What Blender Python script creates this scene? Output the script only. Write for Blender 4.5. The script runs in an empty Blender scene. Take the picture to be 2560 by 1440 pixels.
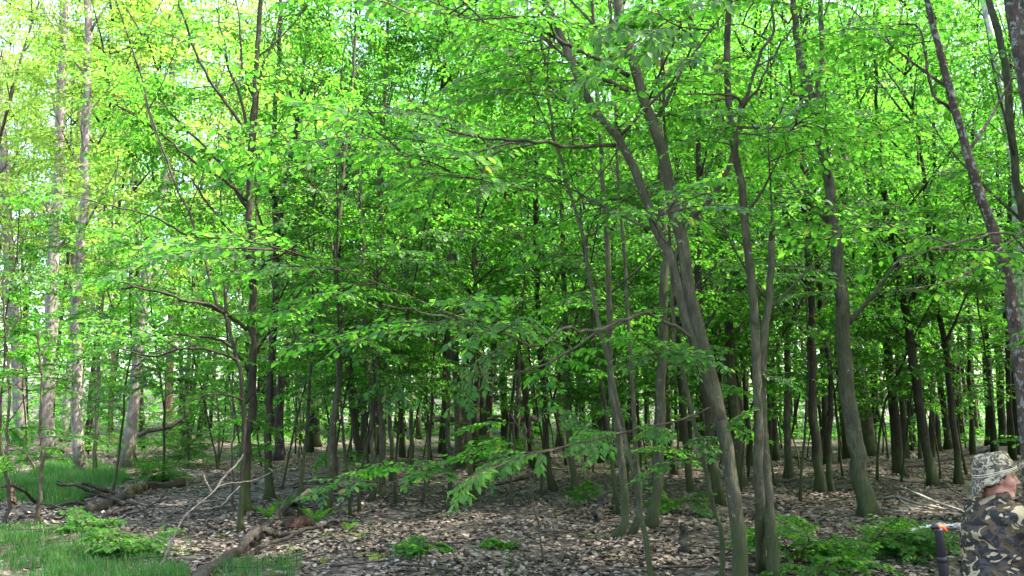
import bpy, math, random
import numpy as np
from mathutils import Matrix, Vector

# ------------------------------------------------------------------ camera, light, exposure
SC = bpy.context.scene
COL = SC.collection
F = 2217.0                      # focal length in photograph pixels (2560 wide)
HC = 1.6                        # eye height
HORIZON = 1015.0
PITCH = math.atan((HORIZON - 720.0) / F)
cam_d = bpy.data.cameras.new('camera'); cam = bpy.data.objects.new('camera', cam_d); COL.objects.link(cam)
cam_d.sensor_width = 36.0; cam_d.lens = 36.0 * F / 2560.0
cam_d.clip_start = 0.1; cam_d.clip_end = 1500
cam.location = (0, 0, HC); cam.rotation_euler = (math.pi / 2 + PITCH, 0, 0)
SC.camera = cam

SUN_AZ = math.radians(96)       # measured from +Y towards +X
SUN_EL = math.radians(57)
world = bpy.data.worlds.new('World'); SC.world = world; world.use_nodes = True
wn = world.node_tree.nodes; wl = world.node_tree.links
sky = wn.new('ShaderNodeTexSky'); sky.sky_type = 'NISHITA'; sky.sun_disc = False
sky.sun_elevation = SUN_EL; sky.sun_rotation = SUN_AZ; sky.dust_density = 4.0; sky.ozone_density = 0.5; sky.air_density = 1.0
wl.new(sky.outputs[0], wn['Background'].inputs[0]); wn['Background'].inputs[1].default_value = 0.15
sun_d = bpy.data.lights.new('sun', 'SUN'); sun = bpy.data.objects.new('sun', sun_d); COL.objects.link(sun)
sun_d.energy = 3.2; sun_d.angle = math.radians(0.53); sun_d.color = (1.0, 0.94, 0.84)
S = Vector((math.cos(SUN_EL) * math.sin(SUN_AZ), math.cos(SUN_EL) * math.cos(SUN_AZ), math.sin(SUN_EL)))
sun.rotation_euler = (-S).to_track_quat('-Z', 'Y').to_euler()
sun.location = S * 60
SC.view_settings.view_transform = 'Standard'; SC.view_settings.look = 'None'
SC.view_settings.gamma = 1.0; SC.view_settings.use_curve_mapping = False
SC.view_settings.exposure = 3.1
SC.render.engine = 'CYCLES'
cy = SC.cycles
cy.max_bounces = 10; cy.diffuse_bounces = 7; cy.glossy_bounces = 2; cy.transmission_bounces = 4
cy.transparent_max_bounces = 4; cy.caustics_reflective = False; cy.caustics_refractive = False
cy.sample_clamp_indirect = 8.0; cy.use_denoising = True; cy.use_adaptive_sampling = False
try:
    cy.denoiser = 'OPENIMAGEDENOISE'; cy.denoising_input_passes = 'RGB_ALBEDO_NORMAL'
except Exception: pass

RNG = np.random.default_rng(7)
random.seed(7)
sinP, cosP = math.sin(PITCH), math.cos(PITCH)

def ground(x, y):
    x = np.asarray(x, float); y = np.asarray(y, float)
    r = np.hypot(x, y)
    k = np.clip((r - 3) / 10, 0, 1)
    h = 0.05 * np.sin(x * 0.9 + 1.3) * np.sin(y * 0.7) + 0.035 * np.sin(x * 2.1 + y * 1.7) + 0.02 * np.sin(x * 4.3 - y * 3.1 + 2)
    return h * (0.4 + 0.6 * k)

def gz(x, y): return float(ground(x, y))

def ray(u, v):
    a = (u - 1280) / F; b = (720 - v) / F
    return np.array([a, cosP - b * sinP, sinP + b * cosP])
def at_y(u, v, Y):
    d = ray(u, v); p = d * (Y / d[1]); p[2] += HC
    return p
def on_ground(u, v):
    d = ray(u, v); t = HC / -d[2]; p = d * t; p[2] = 0
    return np.array([p[0], p[1], gz(p[0], p[1])])

# ------------------------------------------------------------------ materials
def new_mat(name):
    m = bpy.data.materials.new(name); m.use_nodes = True
    return m, m.node_tree.nodes, m.node_tree.links
def ramp(nodes, stops, interp='LINEAR'):
    r = nodes.new('ShaderNodeValToRGB'); cr = r.color_ramp; cr.interpolation = interp
    while len(cr.elements) < len(stops): cr.elements.new(0.5)
    for e, (p, c) in zip(cr.elements, stops): e.position = p; e.color = (c[0], c[1], c[2], 1)
    return r
def noise(nodes, links, scale, detail=4, rough=0.55, vec=None, dist=0.0):
    n = nodes.new('ShaderNodeTexNoise'); n.inputs['Scale'].default_value = scale
    n.inputs['Detail'].default_value = detail; n.inputs['Roughness'].default_value = rough
    n.inputs['Distortion'].default_value = dist
    if vec is not None: links.new(vec, n.inputs['Vector'])
    return n
def mixc(nodes, links, fac, a, b, blend='MIX'):
    m = nodes.new('ShaderNodeMix'); m.data_type = 'RGBA'; m.blend_type = blend
    for i, s in ((0, fac), (6, a), (7, b)):
        if hasattr(s, 'is_linked'): links.new(s, m.inputs[i])
        elif i == 0: m.inputs[0].default_value = s
        else: m.inputs[i].default_value = (s[0], s[1], s[2], 1)
    return m.outputs[2]
def mapped(nodes, links, scale=(1, 1, 1), src='Object'):
    tc = nodes.new('ShaderNodeTexCoord'); mp = nodes.new('ShaderNodeMapping')
    mp.inputs['Scale'].default_value = scale; links.new(tc.outputs[src], mp.inputs[0])
    return mp.outputs[0]
def mathn(nodes, links, op, a, b=None, clamp=False):
    n = nodes.new('ShaderNodeMath'); n.operation = op; n.use_clamp = clamp
    for i, s in enumerate((a, b)):
        if s is None: continue
        if hasattr(s, 'is_linked'): links.new(s, n.inputs[i])
        else: n.inputs[i].default_value = s
    return n.outputs[0]
def bump(nodes, links, h, strength, dist, bsdf):
    b = nodes.new('ShaderNodeBump'); b.inputs['Strength'].default_value = strength; b.inputs['Distance'].default_value = dist
    links.new(h, b.inputs['Height']); links.new(b.outputs[0], bsdf.inputs['Normal'])

def leaf_mat(name, refl, trans, tfac=0.5, rough=0.48):
    m, n, l = new_mat(name)
    b = n['Principled BSDF']; out = n['Material Output']
    geo = n.new('ShaderNodeNewGeometry'); oi = n.new('ShaderNodeObjectInfo')
    rnd = mathn(n, l, 'FRACT', mathn(n, l, 'ADD', geo.outputs['Random Per Island'], mathn(n, l, 'MULTIPLY', oi.outputs['Random'], 0.37)))
    r1 = ramp(n, [(0, refl[0]), (0.55, refl[1]), (0.985, refl[2]), (0.998, (0.13, 0.12, 0.03))]); l.new(rnd, r1.inputs[0])
    r2 = ramp(n, [(0, trans[0]), (0.55, trans[1]), (0.985, trans[2]), (0.998, (0.34, 0.36, 0.06))]); l.new(rnd, r2.inputs[0])
    l.new(r1.outputs[0], b.inputs['Base Color']); b.inputs['Roughness'].default_value = rough
    b.inputs['Specular IOR Level'].default_value = 0.22
    t = n.new('ShaderNodeBsdfTranslucent'); l.new(r2.outputs[0], t.inputs[0])
    mx = n.new('ShaderNodeMixShader'); mx.inputs[0].default_value = tfac
    l.new(b.outputs[0], mx.inputs[1]); l.new(t.outputs[0], mx.inputs[2]); l.new(mx.outputs[0], out.inputs[0])
    return m

def bark_mat(name, dark, mid, light, lichen=None, moss=True, zs=0.18, lich_amt=0.62, bands=False, algae=0.0):
    m, n, l = new_mat(name); b = n['Principled BSDF']
    vec = mapped(n, l, (1, 1, zs))
    n1 = noise(n, l, 38, 6, 0.65, vec, 0.3)
    oi = n.new('ShaderNodeObjectInfo')
    r1 = ramp(n, [(0.25, dark), (0.5, mid), (0.78, light)]); l.new(n1.outputs[0], r1.inputs[0])
    c = r1.outputs[0]
    vec2 = mapped(n, l, (1, 1, 0.6))
    n2 = noise(n, l, 6, 5, 0.6, vec2)
    r2 = ramp(n, [(0.33, (0.55, 0.54, 0.52)), (0.5, (0.95, 0.95, 0.95)), (0.68, (1.55, 1.52, 1.45))]); l.new(n2.outputs[0], r2.inputs[0])
    c = mixc(n, l, 1.0, c, r2.outputs[0], 'MULTIPLY')
    if algae:
        na = noise(n, l, 2.3, 4, 0.6, mapped(n, l, (1, 1, 0.35))); ra = ramp(n, [(0.46, (0, 0, 0)), (0.66, (1, 1, 1))]); l.new(na.outputs[0], ra.inputs[0])
        c = mixc(n, l, mathn(n, l, 'MULTIPLY', ra.outputs[0], algae), c, (0.042, 0.048, 0.018))
        nk = noise(n, l, 4.2, 3, 0.5, mapped(n, l, (1, 1, 1.6)), 0.8); rk = ramp(n, [(0.68, (0, 0, 0)), (0.73, (1, 1, 1))]); l.new(nk.outputs[0], rk.inputs[0])
        c = mixc(n, l, mathn(n, l, 'MULTIPLY', rk.outputs[0], 0.7), c, tuple(x * 0.6 for x in dark))
    if bands:
        vb = mapped(n, l, (0.8, 0.8, 7.0)); nb = noise(n, l, 5, 5, 0.7, vb, 0.6)
        rb = ramp(n, [(0.60, (0, 0, 0)), (0.68, (1, 1, 1))]); l.new(nb.outputs[0], rb.inputs[0])
        c = mixc(n, l, mathn(n, l, 'MULTIPLY', rb.outputs[0], 0.7), c, dark)
    if lichen:
        v3 = mapped(n, l, (1, 1, 0.8)); n3 = noise(n, l, 17, 6, 0.65, v3, 0.4)
        r3 = ramp(n, [(lich_amt, (0, 0, 0)), (lich_amt + 0.05, (1, 1, 1))]); l.new(n3.outputs[0], r3.inputs[0])
        c = mixc(n, l, mathn(n, l, 'MULTIPLY', r3.outputs[0], 0.75), c, lichen)
    if moss:
        tc = n.new('ShaderNodeTexCoord'); sx = n.new('ShaderNodeSeparateXYZ'); l.new(tc.outputs['Object'], sx.inputs[0])
        n4 = noise(n, l, 9, 5, 0.6, tc.outputs['Object'])
        hgt = mathn(n, l, 'ADD', mathn(n, l, 'MULTIPLY', sx.outputs[2], 1.1), mathn(n, l, 'MULTIPLY', n4.outputs[0], -1.1))
        r4 = ramp(n, [(0.0, (1, 1, 1)), (0.22, (0, 0, 0))]); l.new(hgt, r4.inputs[0])
        c = mixc(n, l, mathn(n, l, 'MULTIPLY', r4.outputs[0], 0.65), c, (0.035, 0.05, 0.012))
    l.new(c, b.inputs['Base Color']); b.inputs['Roughness'].default_value = 0.85
    b.inputs['Specular IOR Level'].default_value = 0.25
    bump(n, l, n1.outputs[0], 0.9, 0.02, b)
    return m

M = {}
M['leaf'] = leaf_mat('young_leaf', [(0.018, 0.065, 0.014), (0.034, 0.110, 0.022), (0.065, 0.140, 0.028)],
                     [(0.075, 0.32, 0.020), (0.120, 0.45, 0.030), (0.23, 0.54, 0.045)])
M['leaf_sun'] = leaf_mat('sunlit_leaf', [(0.07, 0.14, 0.02), (0.10, 0.17, 0.025), (0.15, 0.20, 0.035)],  # lit copy of the leaf: sunlight put into a yellower, brighter colour
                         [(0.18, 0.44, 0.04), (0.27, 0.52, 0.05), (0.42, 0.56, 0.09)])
M['shrub_leaf'] = leaf_mat('shrub_leaf', [(0.025, 0.09, 0.015), (0.038, 0.125, 0.02), (0.065, 0.15, 0.024)],
                           [(0.10, 0.34, 0.018), (0.13, 0.42, 0.022), (0.2, 0.48, 0.03)], 0.5)
M['grass'] = leaf_mat('grass_blade', [(0.018, 0.085, 0.016), (0.028, 0.115, 0.020), (0.09, 0.115, 0.035)],
                      [(0.04, 0.21, 0.02), (0.06, 0.27, 0.028), (0.18, 0.25, 0.06)], 0.45)
M['bark'] = bark_mat('grey_brown_bark', (0.026, 0.025, 0.014), (0.061, 0.060, 0.036), (0.105, 0.103, 0.068), (0.24, 0.245, 0.18), lich_amt=0.635, algae=0.55)
M['bark_dark'] = bark_mat('dark_bark', (0.010, 0.0085, 0.005), (0.024, 0.021, 0.0125), (0.044, 0.039, 0.024), (0.13, 0.13, 0.105), lich_amt=0.66, algae=0.5)
M['bark_pale'] = bark_mat('pale_bark', (0.075, 0.064, 0.054), (0.175, 0.15, 0.135), (0.27, 0.24, 0.222), (0.36, 0.36, 0.32), bands=True, lich_amt=0.7)
M['bark_lichen'] = bark_mat('lichened_bark', (0.03, 0.023, 0.018), (0.075, 0.056, 0.042), (0.13, 0.10, 0.075), (0.28, 0.30, 0.26), moss=False, lich_amt=0.55, zs=0.4)
M['bark_birch'] = bark_mat('birch_bark', (0.03, 0.028, 0.026), (0.40, 0.385, 0.365), (0.54, 0.525, 0.50), None, moss=False, bands=True)
M['bark_red'] = bark_mat('reddish_bark', (0.07, 0.042, 0.026), (0.17, 0.105, 0.068), (0.26, 0.17, 0.11), None, moss=True)
M['dead_wood'] = bark_mat('dead_wood', (0.010, 0.008, 0.006), (0.030, 0.025, 0.019), (0.085, 0.072, 0.060), (0.05, 0.065, 0.015), moss=False, lich_amt=0.72)
M['grey_wood'] = bark_mat('weathered_wood', (0.035, 0.03, 0.025), (0.078, 0.07, 0.06), (0.15, 0.136, 0.12), None, moss=False)
M['pale_stick'] = bark_mat('pale_stick', (0.08, 0.07, 0.06), (0.21, 0.19, 0.165), (0.34, 0.315, 0.285), None, moss=False)
M['mossy_wood'] = bark_mat('mossy_wood', (0.03, 0.022, 0.015), (0.07, 0.055, 0.035), (0.13, 0.11, 0.07), (0.075, 0.095, 0.012), moss=False, lich_amt=0.5)
M['split_wood'] = bark_mat('split_wood', (0.09, 0.055, 0.032), (0.22, 0.145, 0.09), (0.36, 0.26, 0.17), None, moss=False, zs=0.08)
M['clod'] = bark_mat('rotten_clod', (0.016, 0.008, 0.005), (0.040, 0.020, 0.012), (0.075, 0.042, 0.026), None, moss=False, zs=1)
M['twig'] = bark_mat('twig_bark', (0.025, 0.02, 0.013), (0.05, 0.04, 0.026), (0.09, 0.072, 0.05), None, moss=False)
M['moss'] = bark_mat('moss', (0.025, 0.04, 0.006), (0.06, 0.085, 0.012), (0.12, 0.14, 0.02), None, moss=False, zs=1)

def litter_mat():
    m, n, l = new_mat('dry_leaf'); b = n['Principled BSDF']
    geo = n.new('ShaderNodeNewGeometry')
    r = ramp(n, [(0, (0.032, 0.022, 0.015)), (0.3, (0.078, 0.056, 0.040)), (0.6, (0.125, 0.099, 0.077)), (0.85, (0.17, 0.142, 0.117)), (1, (0.205, 0.181, 0.157))])
    l.new(geo.outputs['Random Per Island'], r.inputs[0])
    l.new(r.outputs[0], b.inputs['Base Color']); b.inputs['Roughness'].default_value = 0.6
    b.inputs['Specular IOR Level'].default_value = 0.3
    return m
M['litter'] = litter_mat()
def soil_mat():
    m, n, l = new_mat('forest_floor'); b = n['Principled BSDF']
    tc = n.new('ShaderNodeTexCoord')
    nz = noise(n, l, 3, 3, 0.5, tc.outputs['Object'])
    vv = n.new('ShaderNodeVectorMath'); vv.operation = 'ADD'
    sc = n.new('ShaderNodeVectorMath'); sc.operation = 'SCALE'; sc.inputs['Scale'].default_value = 0.12
    l.new(nz.outputs['Color'], sc.inputs[0]); l.new(tc.outputs['Object'], vv.inputs[0]); l.new(sc.outputs[0], vv.inputs[1])
    vo = n.new('ShaderNodeTexVoronoi'); vo.inputs['Scale'].default_value = 13; l.new(vv.outputs[0], vo.inputs['Vector'])
    sx = n.new('ShaderNodeSeparateColor'); l.new(vo.outputs['Color'], sx.inputs[0])
    r = ramp(n, [(0, (0.012, 0.008, 0.005)), (0.3, (0.03, 0.02, 0.013)), (0.6, (0.07, 0.05, 0.036)), (0.85, (0.14, 0.11, 0.086)), (1, (0.2, 0.17, 0.14))])
    l.new(sx.outputs[0], r.inputs[0])
    n2 = noise(n, l, 0.7, 5, 0.6, tc.outputs['Object'])
    r2 = ramp(n, [(0.35, (0.55, 0.5, 0.45)), (0.65, (1.1, 1.1, 1.1))]); l.new(n2.outputs[0], r2.inputs[0])
    c = mixc(n, l, 1, r.outputs[0], r2.outputs[0], 'MULTIPLY')
    n3 = noise(n, l, 0.35, 6, 0.65, tc.outputs['Object'])
    r3 = ramp(n, [(0.54, (0, 0, 0)), (0.64, (1, 1, 1))]); l.new(n3.outputs[0], r3.inputs[0])
    c = mixc(n, l, mathn(n, l, 'MULTIPLY', r3.outputs[0], 0.55), c, (0.045, 0.075, 0.018))
    l.new(c, b.inputs['Base Color']); b.inputs['Roughness'].default_value = 0.9
    bump(n, l, vo.outputs['Distance'], 0.7, 0.03, b)
    return m
M['soil'] = soil_mat()
def plain(name, c, rough=0.6, spec=0.4, nscale=0, amt=0.3):
    m, n, l = new_mat(name); b = n['Principled BSDF']
    b.inputs['Roughness'].default_value = rough; b.inputs['Specular IOR Level'].default_value = spec
    tc = n.new('ShaderNodeTexCoord'); nz = noise(n, l, nscale or 30, 4, 0.6, tc.outputs['Object'])
    r = ramp(n, [(0.3, tuple(x * (1 - amt) for x in c)), (0.7, tuple(min(1, x * (1 + amt)) for x in c))])
    l.new(nz.outputs[0], r.inputs[0]); l.new(r.outputs[0], b.inputs['Base Color'])
    return m
M['skin'] = plain('skin', (0.36, 0.185, 0.13), 0.5, 0.4, 26, 0.34)
M['hair'] = plain('hair', (0.03, 0.02, 0.014), 0.6, 0.4, 120)
M['cord'] = plain('cord', (0.50, 0.44, 0.30), 0.7)
M['black'] = plain('black_plastic', (0.008, 0.008, 0.011), 0.45, 0.4)
M['orange'] = plain('orange_plastic', (0.75, 0.10, 0.015), 0.4, 0.5)
M['boot'] = plain('boot', (0.02, 0.015, 0.011), 0.55)
def camo_mat(name, s, cols, cream_amt):
    m, n, l = new_mat(name); b = n['Principled BSDF']
    vec = mapped(n, l, (1, 1, 1.5))
    a = noise(n, l, 9 * s, 2, 0.5, vec, 0.8); ra = ramp(n, [(0, cols[0]), (0.47, cols[1]), (0.56, cols[0])], 'CONSTANT'); l.new(a.outputs[0], ra.inputs[0])
    v2 = mapped(n, l, (1.0, 1.2, 1.7)); 
    sh = n.new('ShaderNodeVectorMath'); sh.operation = 'ADD'; sh.inputs[1].default_value = (3.7, 1.1, 5.3); l.new(v2, sh.inputs[0])
    a2 = noise(n, l, 11 * s, 2, 0.45, sh.outputs[0], 1.0); ra2 = ramp(n, [(0, (0, 0, 0)), (0.55, (1, 1, 1))], 'CONSTANT'); l.new(a2.outputs[0], ra2.inputs[0])
    c = mixc(n, l, ra2.outputs[0], ra.outputs[0], cols[2])
    sh3 = n.new('ShaderNodeVectorMath'); sh3.operation = 'ADD'; sh3.inputs[1].default_value = (9.1, 4.4, 2.2); l.new(v2, sh3.inputs[0])
    a3 = noise(n, l, 8.5 * s, 1.5, 0.5, sh3.outputs[0], 1.3); ra3 = ramp(n, [(0, (0, 0, 0)), (cream_amt, (1, 1, 1))], 'CONSTANT'); l.new(a3.outputs[0], ra3.inputs[0])
    c = mixc(n, l, ra3.outputs[0], c, cols[3])
    l.new(c, b.inputs['Base Color']); b.inputs['Roughness'].default_value = 0.85; b.inputs['Specular IOR Level'].default_value = 0.15
    w = noise(n, l, 7, 3, 0.5, mapped(n, l, (1, 1, 0.5))); 
    bump(n, l, w.outputs[0], 0.5, 0.05, b)
    return m
M['camo'] = camo_mat('camouflage_cloth', 1.0, [(0.027, 0.026, 0.025), (0.054, 0.049, 0.041), (0.088, 0.062, 0.035), (0.34, 0.28, 0.165)], 0.585)
M['camo_hat'] = camo_mat('camouflage_hat_cloth', 2.4, [(0.05, 0.046, 0.038), (0.16, 0.14, 0.10), (0.12, 0.095, 0.055), (0.30, 0.26, 0.18)], 0.53)

# ------------------------------------------------------------------ mesh helpers
class Buf:
    """collects vertices and faces of ONE mesh"""
    def __init__(s): s.v = []; s.f3 = []; s.f4 = []; s.n = 0
    def add(s, v, f4=None, f3=None):
        v = np.asarray(v, float).reshape(-1, 3)
        if f4 is not None and len(f4): s.f4.append(np.asarray(f4, np.int64) + s.n)
        if f3 is not None and len(f3): s.f3.append(np.asarray(f3, np.int64) + s.n)
        s.v.append(v); s.n += len(v)
    def mesh(s, name, mat, smooth=True, origin=(0, 0, 0)):
        me = bpy.data.meshes.new(name)
        v = np.concatenate(s.v) - np.asarray(origin, float) if s.v else np.zeros((0, 3))
        f4 = np.concatenate(s.f4) if s.f4 else np.zeros((0, 4), np.int64)
        f3 = np.concatenate(s.f3) if s.f3 else np.zeros((0, 3), np.int64)
        me.vertices.add(len(v)); me.vertices.foreach_set('co', v.astype(np.float32).ravel())
        nl = f4.size + f3.size
        me.loops.add(nl); me.loops.foreach_set('vertex_index', np.concatenate([f4.ravel(), f3.ravel()]).astype(np.int32))
        me.polygons.add(len(f4) + len(f3))
        st = np.concatenate([np.arange(len(f4)) * 4, f4.size + np.arange(len(f3)) * 3]).astype(np.int32)
        me.polygons.foreach_set('loop_start', st)
        if smooth: me.polygons.foreach_set('use_smooth', np.ones(len(f4) + len(f3), bool))
        me.materials.append(mat); me.update(calc_edges=True)
        return me

def put(name, me, parent=None, loc=(0, 0, 0)):
    o = bpy.data.objects.new(name, me); COL.objects.link(o); o.location = loc
    if parent is not None: o.parent = parent
    return o
def tag(o, label=None, cat=None, group=None, kind=None):
    if label: o['label'] = label
    if cat: o['category'] = cat
    if group: o['group'] = group
    if kind: o['kind'] = kind
    return o
def thing(name, label, cat, loc, group=None):
    o = bpy.data.objects.new(name, None); COL.objects.link(o); o.location = loc
    o.empty_display_size = 0.2
    return tag(o, label, cat, group)

def tube(buf, pts, rad, sides=8, gn=0.0, cap=True, flare=0.0):
    P = np.asarray(pts, float); n = len(P); R = np.broadcast_to(np.asarray(rad, float), (n,)).copy()
    T = np.gradient(P, axis=0); T /= np.linalg.norm(T, axis=1)[:, None] + 1e-9
    ref = np.array([1.0, 0, 0]) if abs(T[0][0]) < 0.8 else np.array([0, 1.0, 0])
    N = np.zeros_like(P); a = ref - T[0] * ref.dot(T[0]); N[0] = a / np.linalg.norm(a)
    for i in range(1, n):
        a = N[i - 1] - T[i] * N[i - 1].dot(T[i]); N[i] = a / (np.linalg.norm(a) + 1e-9)
    B = np.cross(T, N)
    th = np.linspace(0, 2 * math.pi, sides, endpoint=False)
    if gn:
        ph = RNG.uniform(0, 6.28, 3)
        s = np.arange(n)[:, None]
        k = 1 + gn * (np.sin(th * 3 + ph[0] + s * 0.4) * 0.5 + np.sin(th * 2 + ph[1] - s * 0.23) * 0.5) + gn * 0.7 * RNG.normal(0, 0.5, (n, sides))
    else: k = np.ones((n, sides))
    if flare:
        fl = np.zeros(n); 
        d = np.concatenate([[0], np.cumsum(np.linalg.norm(np.diff(P, axis=0), axis=1))])
        fl = flare * np.exp(-d / 0.13)
        k = k + fl[:, None] * (0.6 + 0.5 * np.sin(th * 4 + RNG.uniform(0, 6)))
    V = P[:, None] + (N[:, None] * np.cos(th)[None, :, None] + B[:, None] * np.sin(th)[None, :, None]) * (R[:, None] * k)[..., None]
    i = np.arange(n - 1)[:, None]; j = np.arange(sides)[None]
    jn = (j + 1) % sides
    f4 = np.stack([i * sides + j, i * sides + jn, (i + 1) * sides + jn, (i + 1) * sides + j], -1).reshape(-1, 4)
    V = V.reshape(-1, 3); f3 = []
    if cap:
        V = np.concatenate([V, [P[0] - T[0] * R[0] * 0.1], [P[-1] + T[-1] * R[-1] * 0.5]]); c0 = n * sides
        jj = np.arange(sides); jn = (jj + 1) % sides
        f3 = np.concatenate([np.stack([jn, jj, np.full(sides, c0)], -1), np.stack([(n - 1) * sides + jj, (n - 1) * sides + jn, np.full(sides, c0 + 1)], -1)])
    buf.add(V, f4, f3)

def smooth_path(P, n, jitter=0.0):
    """Catmull-Rom resampling through points"""
    P = np.asarray(P, float)
    d = np.concatenate([[0], np.cumsum(np.linalg.norm(np.diff(P, axis=0), axis=1))])
    Q = np.concatenate([[2 * P[0] - P[1]], P, [2 * P[-1] - P[-2]]])
    t = np.linspace(0, d[-1], n); out = []
    for x in t:
        i = min(np.searchsorted(d, x, 'right') - 1, len(P) - 2); i = max(i, 0)
        u = (x - d[i]) / max(d[i + 1] - d[i], 1e-9)
        p0, p1, p2, p3 = Q[i], Q[i + 1], Q[i + 2], Q[i + 3]
        out.append(0.5 * ((2 * p1) + (-p0 + p2) * u + (2 * p0 - 5 * p1 + 4 * p2 - p3) * u * u + (-p0 + 3 * p1 - 3 * p2 + p3) * u ** 3))
    out = np.array(out)
    if jitter: 
        J = RNG.normal(0, jitter, out.shape); J[0] = 0; out += J
    return out

# ------------------------------------------------------------------ leaves and sprays
def frames(fwd, up):
    f = fwd / (np.linalg.norm(fwd, axis=-1, keepdims=True) + 1e-9)
    s = np.cross(up, f); s /= np.linalg.norm(s, axis=-1, keepdims=True) + 1e-9
    u = np.cross(f, s)
    return f, s, u

def leaves_mesh(pos, fwd, up, L, lod=0):
    """pos, fwd, up (n,3); L (n,).  returns verts, quads"""
    f, s, u = frames(fwd, up); n = len(pos)
    if lod == 0: tpl = np.array([[0, 0, 0], [.33, .29, .035], [.72, .25, .01], [1, 0, -.09], [.72, -.25, .01], [.33, -.29, .035]])
    else: tpl = np.array([[0, 0, 0], [.45, .33, .04], [1, 0, -.06], [.45, -.33, .04]])
    k = len(tpl)
    V = pos[:, None] + (f[:, None] * tpl[None, :, 0:1] + s[:, None] * tpl[None, :, 1:2] + u[:, None] * tpl[None, :, 2:3]) * L[:, None, None]
    base = np.arange(n)[:, None, None] * k
    if lod == 0: q = np.array([[0, 1, 2, 3], [0, 3, 4, 5]])
    else: q = np.array([[0, 1, 2, 3]])
    return V.reshape(-1, 3), (base + q[None]).reshape(-1, 4)

def make_spray(seed, Lm=1.5, gap=0.115, leafgap=0.05, leafL=0.075):
    """flat layered spray in local coords, grows along +X, up = +Z. returns twig paths and leaf pos/fwd/up/len"""
    r = np.random.default_rng(seed)
    t = np.linspace(0, 1, 7)
    bend = r.uniform(-0.12, 0.12); 
    main = np.stack([t * Lm, bend * Lm * t ** 2 + 0.02 * r.normal(size=7), 0.06 * Lm * np.sin(t * 2.5) - 0.16 * Lm * t ** 2], -1); main[0] = 0
    paths = [(main, 0.008, 0.002)]
    pos, fw, up, Ls = [], [], [], []
    def along(path, start, g):
        d = np.concatenate([[0], np.cumsum(np.linalg.norm(np.diff(path, axis=0), axis=1))])
        x = start + r.uniform(0, g); k = 0
        while x < d[-1]:
            i = min(np.searchsorted(d, x, 'right') - 1, len(path) - 2); u = (x - d[i]) / (d[i + 1] - d[i])
            p = path[i] * (1 - u) + path[i + 1] * u; tg = path[i + 1] - path[i]; tg /= np.linalg.norm(tg)
            side = 1 if k % 2 else -1; k += 1
            lat = np.array([-tg[1], tg[0], 0]) * side; lat /= np.linalg.norm(lat) + 1e-9
            a = math.radians(r.uniform(38, 70))
            f = tg * math.cos(a) + lat * math.sin(a) + np.array([0, 0, r.normal(-0.30, 0.28)])
            pos.append(p); fw.append(f); up.append(np.array([r.normal(0, .33), r.normal(0, .33), 1])); Ls.append(leafL * r.uniform(0.5, 1.3))
            x += g * r.uniform(0.7, 1.3)
        tg = path[-1] - path[-2]
        pos.append(path[-1]); fw.append(tg + np.array([0, 0, -0.3 * np.linalg.norm(tg)])); up.append(np.array([0, r.normal(0, .3), 1])); Ls.append(leafL * r.uniform(0.8, 1.2))
    along(main, Lm * 0.3, leafgap)
    x = 0.12 * Lm; side = 1
    while x < Lm * 0.97:
        u = x / Lm; i = min(int(u * 6), 5); w = u * 6 - i
        p = main[i] * (1 - w) + main[i + 1] * w; tg = main[i + 1] - main[i]; tg /= np.linalg.norm(tg)
        lat = np.array([-tg[1], tg[0], 0]) * side
        a = math.radians(r.uniform(30, 58)); ln = Lm * (0.18 + 0.36 * (1 - u) ** 0.8) * r.uniform(0.55, 1.15)
        d = tg * math.cos(a) + lat * math.sin(a) + np.array([0, 0, r.normal(0.03, 0.14)]); d /= np.linalg.norm(d)
        tt = np.linspace(0, 1, 4)[:, None]
        path = p + d * ln * tt + np.array([0, 0, -0.13 * ln]) * tt ** 2 + tg * 0.15 * ln * tt ** 2
        paths.append((path, 0.0035, 0.0015)); along(path, 0.05, leafgap)
        x += gap * r.uniform(0.6, 1.4); side = -side
    return paths, np.array(pos), np.array(fw), np.array(up), np.array(Ls)

SPRAYS = [make_spray(100 + i, Lm=1.25 + 0.1 * (i % 4)) for i in range(8)]
SPRAYS_FAR = [make_spray(200 + i, Lm=1.5, gap=0.17, leafgap=0.085, leafL=0.112) for i in range(6)]

def place_sprays(items, lod, fol, twg, twigs='all'):
    """items: (pos, fwd, up, scale)"""
    lib = SPRAYS if lod == 0 else SPRAYS_FAR
    for (p, fwd, up, s) in items:
        paths, lp, lf, lu, lL = lib[RNG.integers(len(lib))]
        f, sd, u = frames(np.asarray(fwd, float)[None], np.asarray(up, float)[None])
        R = np.stack([f[0], sd[0], u[0]], 0)             # rows: local axes in world
        V, q = leaves_mesh(lp @ R * s + p, lf @ R, lu @ R, lL * (0.55 + 0.45 * s), lod)
        fol.add(V, q)
        if twg is not None:
            for k, (path, r0, r1) in enumerate(paths):
                if k and (twigs == 'main' or lod): break
                pp = path @ R * s + p
                if k == 0 and lod: pp = pp[::2]
                tube(twg, pp, np.linspace(r0, r1, len(pp)) * (0.7 + 0.5 * s), 3, cap=False)

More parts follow.
